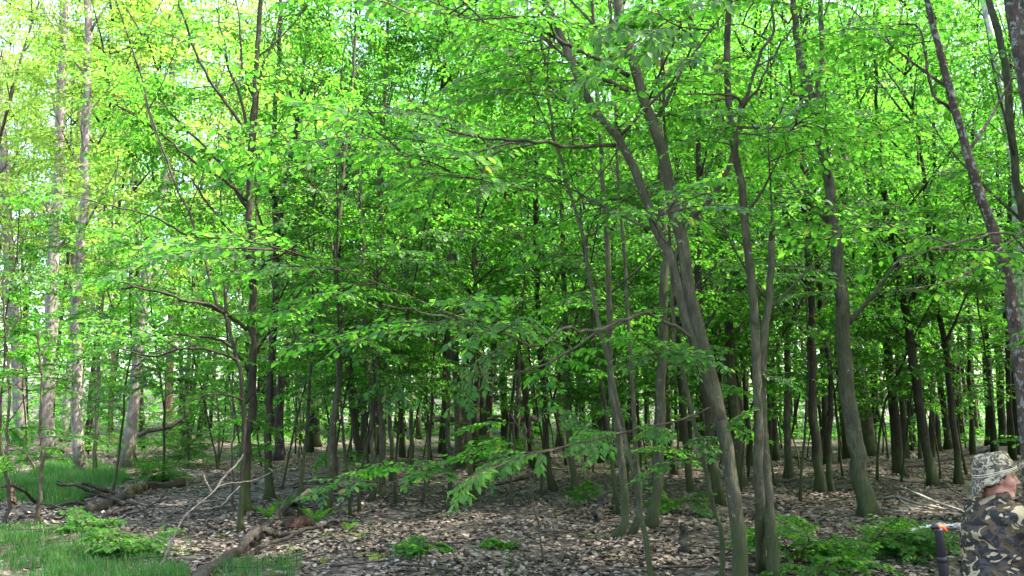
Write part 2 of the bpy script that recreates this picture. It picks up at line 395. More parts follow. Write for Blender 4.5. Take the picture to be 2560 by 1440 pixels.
# ------------------------------------------------------------------ trees
TRACED = []                      # (base u, distance, label) of the trees one can tell apart
def beside(x, y, what):
    """a label that places a thing by the nearest tree that can be told apart"""
    u = 1280 + F * x / (y * cosP)
    best = sorted(TRACED, key=lambda t: abs(t[0] - u) + 6 * abs(t[1] - y))
    for tu, tY, lab in best[:6]:
        for side in (('left of' if u < tu else 'right of'), 'close by'):
            L = '%s %s the %s' % (what, 'just ' + side if side != 'close by' else side, lab)
            if len(L.split()) <= 16 and L not in USED: USED.add(L); return L
    return None
USED = set()
def limb_path(p0, az, incl, ln, curve=0.5, n=7, wig=0.05):
    d = np.array([math.cos(az) * math.sin(incl), math.sin(az) * math.sin(incl), math.cos(incl)])
    out = [np.array(p0)]; st = ln / (n - 1)
    for i in range(n - 1):
        d = d + np.array([0, 0, curve * 0.12]) + RNG.normal(0, wig, 3); d /= np.linalg.norm(d)
        out.append(out[-1] + d * st)
    return np.array(out)

def sprays_on(path, n, lo=0.3, s=(0.6, 1.1), pitch=-0.05, az_bias=None, hb=0.0, spread=1.2):
    items = []
    for _ in range(n):
        t = RNG.uniform(lo, 1.0) * (len(path) - 1); i = min(int(t), len(path) - 2); u = t - i
        p = path[i] * (1 - u) + path[i + 1] * u
        if p[2] < hb: continue
        tg = path[i + 1] - path[i]; az = math.atan2(tg[1], tg[0]) + RNG.normal(0, spread)
        if az_bias is not None and RNG.random() < 0.6: az = az_bias + RNG.normal(0, 0.6)
        el = RNG.normal(0.10 + pitch, 0.18)
        f = np.array([math.cos(az) * math.cos(el), math.sin(az) * math.cos(el), math.sin(el)])
        up = np.array([RNG.normal(0, .22), RNG.normal(0, .22), 1])
        items.append((p, f, up, RNG.uniform(*s)))
    return items

def fine(p, n):
    return smooth_path(p, n)

def build_tree(name, label, pts, w0, w1, bark='bark', leaf='leaf', cat='tree', group=None, hb=2.2, nsp=None, nlimb=6,
               top=10.5, lod=None, base=None, extra=(), limb_len=(1.4, 2.8), broken=False, lean_y=None, low=5, stems=(), ssc=(0.65, 1.15), incl=(0.35, 0.95), leaf_h=None, clear=.35):
    """pts: pixel path base->top ; extra: list of (pixel path, w0, w1, dY0, dY1, n_sprays) ; stems: further trunks the same way"""
    b = on_ground(*pts[0]) if base is None else np.asarray(base, float)
    Y = b[1]; k = Y / F
    if cat == 'tree' and -20 < pts[0][0] < 2500: TRACED.append((pts[0][0], Y, label))
    if lod is None: lod = 0 if Y < 15.5 else 1
    if nsp is None: nsp = 64 if lod == 0 else 26
    root = thing(name, label, cat, (b[0], b[1], b[2]), group)
    if lod == 1 and not broken and top < 12:
        _t, bm_, fm = SPARSE[RNG.integers(len(SPARSE))] if RNG.random() < .5 else CROWNS[RNG.integers(len(CROWNS))]
        tz = RNG.uniform(0, 6.28); tp = at_y(*pts[-1], Y); tilt = Vector((tp[0] - b[0], 0, max(3.0, tp[2]))).to_track_quat('Z', 'Y')
        for nm, me in (('boughs', bm_), ('foliage', fm)):
            c = put(nm, me, root); c.rotation_mode = 'QUATERNION'; c.rotation_quaternion = tilt @ Vector((0, 0, 1)).rotation_difference(Vector((0, 0, 1)))
            c.rotation_quaternion = tilt @ Matrix.Rotation(tz, 4, 'Z').to_quaternion(); c.scale = (0.9, 0.9, 0.92)
            tag(c, kind='stuff')
    if name == 'pale_tree':
        for q in range(1):
            _t, bm_, fm = CROWNS[RNG.integers(len(CROWNS))]
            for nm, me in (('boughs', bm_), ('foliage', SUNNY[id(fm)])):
                c = put(nm, me, root); tp = at_y(*pts[-1], Y); hz_ = 4.6
                c.location = ((tp[0] - b[0]) * hz_ / max(tp[2], 4), 0, hz_); c.rotation_euler = (0, 0, 2.1 * q + len(pts)); c.scale = (1.15, 1.15, 1.0); tag(c, kind='stuff')
    lean = RNG.normal(0, 0.02) if lean_y is None else lean_y
    P = [b - np.array([0, 0, 0.06])]
    for (u, v) in pts[1:]:
        q = at_y(u, v, Y); q = at_y(u, v, Y + lean * (q[2])); P.append(q)
    P = np.array(P)
    R0 = w0 * k / 2 * .88; R1 = w1 * k / 2 * .92
    if not broken and P[-1][2] < top:                 # the crown goes on above what the photo shows
        d = P[-1] - P[-2]; d /= np.linalg.norm(d); d[2] = max(d[2], 0.8)
        P = list(P); m = max(2, int((top - P[-1][2]) / 1.6)); st = (top - P[-1][2]) / m
        hl = P[-1][2]
        for i in range(m):
            d = d + RNG.normal(0, 0.06, 3); d[2] = abs(d[2]) + 0.15; d /= np.linalg.norm(d); P.append(P[-1] + d * st)
        P = np.array(P); Rt = max(0.012, R1 * 0.35)
    else: hl = P[-1][2]; Rt = R1
    n = 16 + 2 * len(pts)
    path = smooth_path(P, n, 0.006 if Y < 12 else 0.014)
    z = path[:, 2]; zz = np.maximum.accumulate(z)
    rad = np.where(zz < hl, R0 + (R1 - R0) * (zz - zz[0]) / max(hl - zz[0], .1), R1 + (Rt - R1) * (zz - hl) / max(top - hl, .1))
    bt = Buf(); tube(bt, path, rad, 14 if Y < 16 else 9, 0.07, flare=0.85)
    o = put('trunk', bt.mesh('trunk', M[bark], origin=b), root)
    items = []; fol = Buf(); twg = Buf(); lines = [(path, clear)]
    skel = [(path, rad, 1.0)]
    for ex in stems:
        sp, sw0, sw1, dy = ex
        Q = np.array([at_y(u, v, Y + dy) for (u, v) in sp])
        if sp[0][1] > 1150: Q[0] = on_ground(*sp[0]); Q[0][2] -= 0.05
        if Q[-1][2] < top * 0.85:
            d = Q[-1] - Q[-2]; d /= np.linalg.norm(d); d[2] = max(d[2], .7)
            Q = np.concatenate([Q, [Q[-1] + d * 1.2, Q[-1] + d * 2.4 + RNG.normal(0, .2, 3)]])
        sp_ = smooth_path(Q, 22, 0.01); rr = np.linspace(sw0 * k / 2, sw1 * k / 2, 22)
        bb = Buf(); tube(bb, sp_, rr, 10, 0.05, flare=0.3 if sp[0][1] > 1150 else 0)
        put('trunk', bb.mesh('trunk', M[bark], origin=b), root)
        skel.append((sp_, rr, 0.8)); lines.append((sp_, clear * .8))
    for ex in extra:
        ep, ew0, ew1, d0, d1, ns = ex
        dy = np.linspace(d0, d1, len(ep))
        Q = np.array([at_y(u, v, Y + a) for (u, v), a in zip(ep, dy)])
        bp = smooth_path(Q, 6 + 2 * len(ep), 0.008); bb = Buf()
        tube(bb, bp, np.linspace(ew0 * 1.25, ew1 * 1.2, len(bp)) * k / 2, 7, 0.05)
        put('branch', bb.mesh('branch', M[bark], origin=b), root)
        items += sprays_on(bp, ns, 0.25, ssc, spread=0.9); lines.append((bp, clear * .4))
    # grown limbs
    for (pa, ra, wgt) in skel:
        hz = pa[:, 2]; m = int(nlimb * wgt)
        for q in range(m):
            h = hb + 0.2 + (hz[-1] - hb - 0.3) * ((q + RNG.uniform(0.1, 0.9)) / m) ** 1.15
            if h > hz[-1] or hz[-1] < hb: continue
            i = int(np.clip(np.searchsorted(np.maximum.accumulate(hz), h), 1, len(pa) - 1))
            az = q * 2.4 + RNG.uniform(-0.7, 0.7)
            ln = RNG.uniform(*limb_len) * (1.0 if h < top * 0.7 else 0.6)
            lp = limb_path(pa[i], az, RNG.uniform(*incl), ln)
            bb = Buf(); tube(bb, lp, np.linspace(max(0.008, ra[i] * 0.42), 0.004, len(lp)), 6 if lod == 0 else 4)
            put('branch', bb.mesh('branch', M[bark], origin=b), root)
            items += sprays_on(lp, max(1, int(nsp * wgt / (m + 3))), 0.3, ssc, hb=hb)
        items += [it for it in sprays_on(pa, int(nsp * 0.3 * wgt), 0.0, (ssc[0] * 0.7, ssc[1] * 0.85), spread=3, hb=hb)]
        if low: items += sprays_on(pa[:max(3, len(pa) // 2)], low, 0.05, (0.3, 0.62), spread=3, hb=0.6)
    dist = lambda p: min(np.min(np.hypot(q_[:, 0] - p[0], q_[:, 2] - p[2])) / c_ for q_, c_ in lines)
    items = [it for it in items if not (it[0][1] + it[1][1] * .7 < Y - .1 and min(dist(it[0]), dist(it[0] + it[1] * .35), dist(it[0] + it[1] * .8)) < 1) or RNG.random() < .12]
    if leaf_h: items = [it for it in items if it[0][2] < leaf_h or RNG.random() < 0.55]
    if items:
        place_sprays(items, lod, fol, twg)
        if twg.n: tag(put('twigs', twg.mesh('twigs', M['twig'], origin=b), root), kind='stuff')
        tag(put('foliage', fol.mesh('foliage', M[leaf], smooth=False, origin=b), root), kind='stuff')
    return root, path, rad

# ------------------------------------------------------------------ ground
def build_ground():
    xs = np.concatenate([-np.geomspace(300, 22, 10), np.linspace(-20, 20, 161), np.geomspace(22, 300, 10)])
    ys = np.concatenate([[-120, -60, -30, -15, -8], np.linspace(-4, 34, 153), np.geomspace(36, 400, 14)])
    X, Y = np.meshgrid(xs, ys, indexing='ij'); Z = ground(X, Y)
    V = np.stack([X, Y, Z], -1).reshape(-1, 3); ny = len(ys)
    i = np.arange(len(xs) - 1)[:, None]; j = np.arange(ny - 1)[None]
    f = np.stack([i * ny + j, (i + 1) * ny + j, (i + 1) * ny + j + 1, i * ny + j + 1], -1).reshape(-1, 4)
    b = Buf(); b.add(V, f)
    tag(put('ground', b.mesh('ground', M['soil'])), kind='structure')
build_ground()

# ------------------------------------------------------------------ crowns that far trees share
def make_crowns(n_sets=8, dens=5, seed=300):
    protos = []
    for i in range(n_sets):
        r = np.random.default_rng(seed + i)
        h = 13.5; pts = [np.array([0, 0, -0.1])]; d = np.array([r.normal(0, .03), r.normal(0, .03), 1.0])
        for k in range(7): d = d + np.append(r.normal(0, .04, 2), 0); pts.append(pts[-1] + d * h / 7)
        path = smooth_path(pts, 14, 0.02); rad = np.linspace(0.105, 0.02, 14)
        bt = Buf(); tube(bt, path, rad * .82, 7, 0.06, flare=0.7)
        tm = bt.mesh('trunk', M['bark_dark'])
        items = []; bb = Buf()
        for q in range(16):
            hh = 3.0 + q * 0.64 + r.uniform(-.3, .3); j = int(np.clip(np.searchsorted(path[:, 2], hh), 1, 13))
            lp = limb_path(path[j], q * 2.4 + r.uniform(-.7, .7), r.uniform(.4, 1.1), r.uniform(1.2, 2.8)); tube(bb, lp, np.linspace(.03, .006, len(lp)), 4)
            items += sprays_on(lp, dens, 0.2, (0.7, 1.2))
        items += sprays_on(path, 4 + 2 * dens, 0.15, (0.5, 1.0), spread=3, hb=2.4)
        bm_ = bb.mesh('branches', M['bark_dark'])
        fol = Buf(); place_sprays(items, 1, fol, bb)
        bm_ = bb.mesh('branches', M['bark_dark'])
        fm = fol.mesh('foliage', M['leaf'], smooth=False)
        protos.append((tm, bm_, fm))
    return protos
CROWNS = make_crowns(); SPARSE = make_crowns(5, 2, 340); SUNNY = {}
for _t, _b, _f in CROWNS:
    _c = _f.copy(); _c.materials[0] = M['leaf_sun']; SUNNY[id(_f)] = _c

# ------------------------------------------------------------------ trees the photograph lets one tell apart
G1 = 'slim grey brown trees of the wood'; G2 = 'pale barked tall trees on the left'
def slim(label, pts, w0, w1, **k):
    kw = dict(group=G1); kw.update(k)
    return build_tree('slim_tree', label, pts, w0, w1, **kw)
def pale(label, pts, w0, w1, **k):
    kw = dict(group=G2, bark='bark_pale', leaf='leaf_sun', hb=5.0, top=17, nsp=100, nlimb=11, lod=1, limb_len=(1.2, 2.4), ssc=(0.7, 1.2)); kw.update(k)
    return build_tree('pale_tree', label, pts, w0, w1, **kw)

# A : the big forked tree right of the middle
A_main = [(1852, 1478), (1848, 1380), (1835, 1240), (1815, 1120), (1790, 1000), (1760, 880), (1722, 720), (1707, 600), (1680, 500), (1660, 400), (1640, 325), (1605, 235), (1590, 170), (1570, 115), (1560, 75), (1545, 0)]
A_stem2 = [(1802, 1050), (1768, 930), (1736, 860), (1715, 800), (1700, 730), (1682, 655), (1650, 600), (1630, 545), (1610, 490), (1590, 440), (1570, 395), (1550, 355), (1530, 330), (1505, 300), (1490, 270), (1455, 205), (1420, 130), (1385, 60)]
ROOT_A, PATH_A, RAD_A = build_tree('slim_tree', 'large leaning tree right of the middle, forked low into two stems, nearest bare trunk', A_main, 43, 26,
    group=G1, lod=0, hb=3.4, nsp=36, nlimb=7, clear=.55, top=10.5, lean_y=-0.02, low=0,
    stems=[(A_stem2, 27, 13, -0.05)],
    extra=[([(1685, 660), (1702, 610), (1715, 575), (1735, 535), (1760, 520), (1785, 490), (1815, 440), (1835, 380), (1848, 320), (1858, 260), (1885, 185), (1905, 125), (1935, 90), (1930, 0)], 13, 5, 0, -0.6, 14),
           ([(1848, 320), (1850, 255), (1830, 238), (1770, 236), (1715, 235)], 8, 3, -0.3, -0.8, 6),
           ([(1858, 270), (1895, 225), (1930, 140), (1975, 80), (2010, 20)], 6, 3, -0.4, -1.0, 7),
           ([(1572, 190), (1530, 162), (1500, 150), (1455, 132), (1405, 103), (1370, 80), (1310, 55), (1240, 20)], 11, 6, 0, -0.7, 8),
           ([(1522, 155), (1524, 80), (1528, 0)], 5, 4, -0.3, -0.3, 2),
           ([(1570, 225), (1500, 195), (1445, 160), (1380, 115), (1330, 70), (1290, 40)], 10, 5, 0.1, 0.7, 8),
           ([(1538, 364), (1440, 368), (1380, 360), (1310, 352), (1200, 345), (1100, 315), (1000, 280), (958, 265)], 9, 3, 0, -1.2, 14),
           ([(1310, 352), (1250, 365), (1160, 390), (1080, 400), (1020, 430)], 5, 2, -0.5, -1.4, 7),
           ([(1505, 300), (1450, 275), (1400, 235), (1340, 190), (1265, 120)], 8, 4, 0, 0.9, 8),
           ([(1625, 573), (1560, 545), (1520, 520), (1465, 495), (1425, 455)], 6, 3, 0, 0.5, 5),
           ([(1740, 870), (1719, 839), (1684, 815), (1632, 788), (1611, 785), (1563, 797), (1500, 822), (1458, 827), (1417, 818), (1389, 835), (1354, 863), (1319, 860), (1285, 846), (1225, 821), (1114, 797), (1016, 773), (950, 759)], 8, 3, 0, -1.6, 12),
           ([(1600, 786), (1540, 815), (1470, 850), (1400, 890), (1330, 925), (1270, 935)], 6, 3, -0.3, -0.9, 3)])

slim('twin trunk with a long pale split down its bark, right of the large forked tree', [(1938, 1462), (1925, 1300), (1912, 1150), (1905, 1000), (1908, 860), (1922, 745), (1927, 676), (1932, 555)], 34, 17, lod=0, broken=True, hb=2.0, nsp=10, nlimb=3,
     stems=[([(1903, 1440), (1898, 1220), (1895, 1070), (1893, 920), (1888, 820), (1880, 720), (1874, 640), (1866, 580), (1854, 480)], 26, 15, -0.1)], limb_len=(0.8, 1.6), low=4)
slim('thin pale sapling trunk bending just left of the large forked tree', [(1810, 1462), (1800, 1320), (1785, 1260), (1770, 1200), (1755, 1130), (1735, 1050), (1720, 980), (1705, 930), (1690, 860), (1680, 740), (1675, 600)], 14, 8, bark='bark', lod=0, nsp=14, nlimb=4, top=7, hb=2.6, limb_len=(.7, 1.4))
slim('thin wavy sapling trunk with tall curving stem left of the large forked tree', [(1630, 1455), (1615, 1345), (1595, 1250), (1590, 1195), (1570, 1120), (1555, 1045), (1545, 1010), (1530, 945), (1505, 845), (1490, 785), (1472, 676), (1458, 596), (1441, 526), (1424, 486), (1403, 399), (1385, 347), (1378, 295), (1368, 226), (1358, 150)], 15, 7, lod=0, nsp=26, nlimb=6, top=8, hb=2.7, limb_len=(.8, 1.8))
slim('trunk with a foot curved like a hook, in the litter left of two stumps', [(1528, 1357), (1560, 1320), (1567, 1270), (1557, 1195), (1547, 1120), (1540, 1045), (1530, 970), (1525, 900), (1520, 700), (1515, 560)], 23, 14)
slim('dark slim trunk with curved foot beside the hook footed trunk', [(1574, 1340), (1595, 1295), (1600, 1220), (1590, 1170), (1585, 1050), (1580, 950), (1572, 800)], 16, 10)
slim('stout leaning trunk with mossy foot between hook footed trunk and large forked tree', [(1625, 1315), (1640, 1245), (1647, 1170), (1652, 1070), (1655, 945), (1657, 870), (1660, 770), (1660, 600), (1655, 430)], 30, 20, low=3)
slim('straight dark trunk standing in a bright sun patch left of the forked tree', [(1730, 1237), (1720, 1170), (1710, 1070), (1700, 970), (1695, 850), (1690, 650)], 21, 12, bark='bark_dark')
slim('slim trunk just left of the bright sun patch', [(1687, 1185), (1677, 1120), (1670, 1020), (1668, 900), (1664, 760)], 17, 11)
slim('dark trunk half hidden right behind the large forked tree', [(1800, 1268), (1785, 1170), (1772, 1070), (1760, 970), (1752, 820), (1745, 650)], 28, 18, bark='bark_dark')
slim('broad trunk behind the forked tree seen in the gap on its right', [(1850, 1220), (1840, 1070), (1830, 970), (1822, 845), (1817, 745), (1810, 600), (1800, 400)], 30, 19)
slim('trunk with mossy foot behind the leafy hanging spray', [(1438, 1232), (1425, 1100), (1420, 1010), (1417, 870), (1410, 700), (1405, 560)], 20, 13)
slim('dark trunk with broad foot left of the leafy hanging spray tips', [(1384, 1226), (1367, 1125), (1360, 1012), (1352, 919), (1345, 800), (1340, 620)], 19, 12, bark='bark_dark')
slim('straight mid sized trunk standing alone right of the split bark twin', [(1970, 1200), (1972, 1120), (1967, 1020), (1970, 920), (1967, 860), (1965, 700), (1962, 560)], 21, 15)
slim('dark rough trunk, thicker of the close pair right of centre', [(2050, 1240), (2042, 1120), (2032, 1020), (2032, 920), (2030, 820), (2027, 720), (2016, 589), (2010, 480)], 27, 17, bark='bark_dark', low=4)
slim('thinner trunk crossing its neighbour in the close pair right of centre', [(2077, 1232), (2070, 1120), (2080, 970), (2075, 920), (2060, 845), (2050, 780), (2040, 640)], 17, 10, bark='bark_dark')
slim('stout foreground trunk rising above the bright green bush, forked high up', [(2175, 1297), (2157, 1220), (2145, 1145), (2130, 1070), (2115, 970), (2110, 845), (2103, 745), (2096, 658), (2086, 554), (2068, 434), (2054, 365), (2040, 312), (2030, 250), (2016, 208), (1995, 120), (1985, 40)], 50, 17, lod=0, nsp=46, low=5,
     stems=[([(2040, 300), (2046, 208), (2054, 139), (2052, 35)], 15, 11, 0.0)])
slim('tall trunk close behind the stout one above the green bush', [(2175, 1136), (2165, 1045), (2152, 970), (2140, 870), (2130, 770), (2117, 658), (2113, 554), (2108, 400), (2100, 295), (2093, 208), (2082, 104), (2068, 20)], 38, 15)
slim('dark straight trunk with wide mossy foot before the fallen log', [(2252, 1195), (2245, 1120), (2235, 1020), (2225, 920), (2215, 845), (2202, 745), (2190, 658), (2180, 520)], 31, 15, bark='bark_dark')
slim('dark leaning trunk in front of the fallen log, left of the hat', [(2335, 1215), (2320, 1145), (2305, 1045), (2285, 920), (2272, 820), (2260, 745), (2252, 710), (2238, 641), (2224, 571), (2208, 460)], 27, 14, bark='bark_dark')
slim('narrow trunk nearest the brim of the camouflage hat', [(2395, 1212), (2392, 1120), (2380, 1020), (2370, 920), (2355, 820), (2335, 720), (2320, 560)], 19, 12, bark='bark_dark')
slim('trunk behind the fallen log, left one of three close together', [(2345, 1127), (2340, 1045), (2325, 945), (2305, 800), (2290, 650)], 19, 12, bark='bark_dark')
slim('trunk behind the fallen log, middle one of three close together', [(2372, 1124), (2362, 1045), (2347, 920), (2330, 760)], 20, 12, bark='bark_dark')
slim('trunk behind the fallen log with wide flared foot, right one of three', [(2412, 1110), (2398, 1045), (2385, 930), (2372, 780)], 20, 12, bark='bark_dark')
slim('dark trunk right above the crown of the camouflage hat', [(2478, 1122), (2470, 950), (2450, 750), (2436, 600)], 28, 17, bark='bark_dark')
slim('dark trunk above the front brim of the camouflage hat', [(2508, 1116), (2500, 950), (2482, 700), (2470, 560)], 22, 13, bark='bark_dark')
slim('dark trunk at the right frame edge in front of the face', [(2548, 1140), (2535, 950), (2515, 760), (2500, 600)], 26, 15, bark='bark_dark')
build_tree('lichened_tree', 'thick dark trunk crusted with grey lichen in the top right corner', [(2735, 1515), (2715, 1200), (2680, 800), (2640, 500), (2600, 250), (2562, 30), (2550, -60)], 104, 92, bark='bark_lichen', group='lichened trees on the right', base=None, lod=0, hb=6, nsp=20, nlimb=4, top=11)
build_tree('lichened_tree', 'scaly leaning trunk with brown dead leaves, at the right edge above the man', [(2592, 1430), (2575, 1150), (2560, 1000), (2547, 900), (2537, 797), (2520, 693), (2487, 590), (2455, 500), (2429, 417), (2405, 330), (2381, 250), (2363, 174), (2339, 87), (2318, 0)], 46, 16, bark='bark_lichen', group='lichened trees on the right', lod=0, hb=3.2, nsp=22, nlimb=5, top=10,
           extra=[([(2400, 318), (2370, 270), (2330, 230), (2300, 60 + 20), (2250, 60), (2215, 80), (2225, 110)], 7, 3, 0, -0.4, 4), ([(2590, 700), (2540, 590), (2430, 600), (2320, 625), (2230, 660)], 5, 2, -2.0, -2.6, 4), ([(2600, 540), (2480, 640), (2380, 700), (2270, 720)], 5, 2, -1.6, -2.3, 4)])
slim('grey trunk overlapping the white birch, near the top right corner', [(2618, 1290), (2600, 900), (2575, 650), (2550, 500), (2533, 347), (2520, 243), (2506, 139), (2485, 52), (2471, -20)], 30, 18, lod=0, nsp=30)
build_tree('birch_tree', 'white barked birch behind grey trunks in the top right corner', [(2572, 1165), (2560, 900), (2545, 600), (2530, 400), (2509, 278), (2481, 104), (2464, 35), (2455, -20)], 24, 17, bark='bark_birch', hb=6, top=13, nsp=24)

# left of the middle
HB_limbs = [([(618, 825), (583, 797), (555, 780), (503, 757), (451, 748), (399, 731), (350, 717), (300, 722)], 9, 3, 0, -0.8, 12),
    ([(621, 658), (604, 613), (587, 589), (555, 554), (507, 491), (470, 440), (420, 420)], 7, 3, 0, 0.4, 9),
    ([(618, 502), (569, 457), (520, 425), (470, 392), (410, 340), (340, 290), (290, 262)], 8, 3, 0, -0.6, 11),
    ([(624, 530), (590, 475), (560, 420), (520, 375), (480, 335), (425, 280), (350, 185)], 8, 3, 0, 0.7, 11),
    ([(620, 352), (590, 290), (540, 225), (500, 155), (462, 55), (445, 0)], 8, 4, 0, -0.4, 9),
    ([(622, 330), (600, 240), (575, 180), (560, 100), (540, 20)], 7, 3, 0, 0.3, 7),
    ([(640, 215), (665, 150), (690, 80), (705, 20)], 5, 3, 0, 0.2, 4),
    ([(632, 240), (605, 160), (600, 60), (590, 0)], 6, 3, 0, 0.3, 4),
    ([(622, 930), (590, 880), (550, 850), (500, 842), (430, 838), (350, 850)], 7, 3, 0, -1.0, 12),
    ([(628, 720), (660, 660), (700, 640), (760, 600), (800, 575)], 6, 3, 0, -.5, 6)]
build_tree('slim_tree', 'tall dark tree left of the middle with many boughs rising to the left', [(618, 1290), (615, 1170), (622, 1070), (630, 970), (632, 870), (625, 820), (635, 720), (630, 600), (625, 525), (625, 450), (629, 375), (632, 300), (640, 200), (645, 100), (650, -10)], 27, 13, bark='bark_dark', group=G1, lod=0, nsp=44, nlimb=6, hb=2.0, clear=.6, extra=HB_limbs, lean_y=0, low=5, limb_len=(1.6, 3.0))
slim('straight trunk beside the tall many boughed tree, dividing at mid height into rods', [(675, 1247), (672, 1120), (675, 970), (685, 820), (692, 700), (690, 590), (682, 450), (682, 350), (690, 250), (697, 150), (705, -10)], 23, 10, lod=0, nsp=34, bark='bark_dark', clear=.6,
     stems=[([(688, 640), (705, 525), (715, 450), (730, 375), (745, 280), (760, 150), (775, 25)], 15, 8, 0.0)],
     extra=[([(690, 625), (650, 550), (640, 500), (637, 440)], 6, 3, 0, .3, 3), ([(740, 300), (770, 230), (800, 150), (830, 40)], 5, 3, 0, .4, 4), ([(715, 450), (760, 400), (800, 365), (850, 340)], 5, 3, 0, -.4, 5)])
slim('bushy inner stem curving left below the tall many boughed tree', [(602, 1325), (606, 1180), (610, 1070), (604, 945), (590, 901), (573, 815), (562, 783), (538, 749), (514, 651), (497, 599), (469, 519), (448, 488), (425, 420)], 15, 6, lod=0, nsp=40, hb=1.2, top=6.5, bark='bark_dark',
     extra=[([(560, 783), (521, 759), (469, 752), (417, 735), (347, 717), (280, 700)], 7, 3, 0, -.7, 9), ([(590, 900), (540, 880), (470, 870), (380, 890), (300, 870)], 6, 3, 0, -.8, 10), ([(606, 1000), (550, 985), (480, 1000), (420, 1040)], 5, 2, 0, -.7, 10),
            ([(500, 610), (450, 580), (380, 540), (300, 520), (220, 500)], 6, 2, 0, -.6, 9), ([(563, 783), (570, 720), (590, 660), (575, 590)], 5, 3, 0, .3, 4)])
build_tree('dead_tree', 'splintery grey dead trunk with peeling bark behind the two dark stems', [(697, 1150), (700, 1020), (710, 920), (730, 820), (735, 745), (738, 600), (742, 450), (748, 330)], 27, 16, bark='dead_wood', hb=6, top=11, nsp=6, nlimb=2)
slim('dark slender trunk between the two main stems left of the middle', [(655, 1070), (660, 920), (660, 770), (660, 600), (662, 450)], 17, 10, bark='bark_dark')
pale('pale grey trunk at the far left frame edge', [(55, 1112), (52, 1045), (47, 970), (42, 870), (35, 795), (27, 720), (20, 600), (12, 450), (5, 300)], 36, 24)
pale('brightest sunlit pale trunk, second from the left edge', [(122, 1152), (117, 1045), (122, 945), (125, 845), (129, 720), (139, 554), (146, 485), (155, 200), (160, -10)], 38, 22)
pale('slender pale trunk just behind the brightest sunlit one, on its right', [(160, 1108), (170, 970), (180, 820), (184, 660), (188, 500), (200, 250)], 21, 13)
pale('pale trunk with dark mossy foot standing in the grass', [(205, 1187), (195, 1070), (192, 970), (190, 870), (190, 770), (200, 640), (205, 555), (212, 480), (216, 300), (222, -10)], 31, 19)
pale('leaning grey trunk with bulging mossy foot beside the small mossy log', [(320, 1172), (327, 1070), (337, 970), (345, 895), (352, 800), (372, 640), (395, 560), (410, 470), (425, 260), (440, 90), (455, -10)], 33, 16)
pale('pale trunk farther back behind the thin mossy stem', [(232, 1096), (240, 970), (242, 850), (255, 650), (250, 500), (262, 250), (285, 60)], 20, 12)
slim('thin green mossy stem in the grass right of the pale trunks', [(239, 1197), (237, 1120), (245, 995), (248, 880), (255, 760)], 12, 7, lod=1, nsp=18, top=8, hb=2.6)
build_tree('slim_tree', 'reddish trunk in the distance left of the leaning grey trunk', [(273, 1086), (277, 1020), (285, 870), (290, 700), (300, 450)], 15, 10, bark='bark_red', group=G1, hb=4, top=14)
build_tree('slim_tree', 'reddish trunk, left one of a distant pair with fallen branch behind', [(415, 1101), (418, 1020), (420, 945), (424, 800), (428, 600)], 13, 9, bark='bark_red', group=G1, hb=4, top=14)
build_tree('slim_tree', 'reddish trunk, right one of a distant pair, bent at the foot', [(434, 1103), (427, 1020), (430, 920), (436, 800), (440, 620)], 12, 8, bark='bark_red', group=G1, hb=4, top=14)
def sap(label, pts, w0, w1, **k):
    kw = dict(group='leafy saplings', bark='twig', nsp=16, nlimb=5, hb=0.9, lod=0, limb_len=(0.4, 0.9), ssc=(0.3, 0.6)); kw.update(k)
    return build_tree('sapling', label, pts, w0, w1, cat='sapling', **kw)
sap('dark bent sapling at the front left with a side twig to the left', [(90, 1326), (100, 1245), (102, 1170), (107, 1130), (100, 1060), (104, 960), (98, 880)], 11, 5, top=2.6, nsp=22, hb=1.3, extra=[([(102, 1170), (85, 1168), (60, 1130), (20, 1110)], 4, 2, 0, -.2, 5)])
sap('sapling with dark stem at the very left edge in front', [(12, 1316), (20, 1230), (18, 1130), (24, 1000), (18, 900), (10, 780)], 10, 5, top=3.4, nsp=30, ssc=(.4, .8), hb=1.1)
sap('small bushy sapling beside the foot of the many boughed tree', [(580, 1290), (583, 1220), (577, 1150), (585, 1060), (580, 980)], 7, 4, top=2.6, nsp=22, hb=0.7)
sap('sapling with drooping leafy twigs behind the left log pile', [(545, 1180), (548, 1080), (540, 980), (535, 880)], 7, 4, top=3.4, lod=0, nsp=28, ssc=(.4, .9), hb=.9, limb_len=(.7, 1.4))
sap('low leafy sapling spreading over the mossy log', [(470, 1170), (472, 1100), (462, 1030), (455, 960)], 6, 3, top=2.8, nsp=30, ssc=(.45, .9), hb=.6, limb_len=(.7, 1.5))
sap('thin bare sapling stem with roots like a broom in the middle litter', [(1277, 1258), (1283, 1150), (1287, 1050), (1296, 937), (1300, 830)], 8, 4, top=4.6, nsp=10, hb=2.2)
sap('slender sapling behind the pale green trunk left of the middle', [(840, 1245), (842, 1160), (838, 1080), (845, 1000), (850, 900)], 9, 5, top=4, nsp=18, hb=1.4, ssc=(.35, .7))
sap('thin stem sapling leaning in the front middle litter', [(1360, 1400), (1348, 1330), (1335, 1270), (1325, 1200), (1318, 1150)], 5, 3, top=1.4, nsp=3, hb=1.0, nlimb=2)
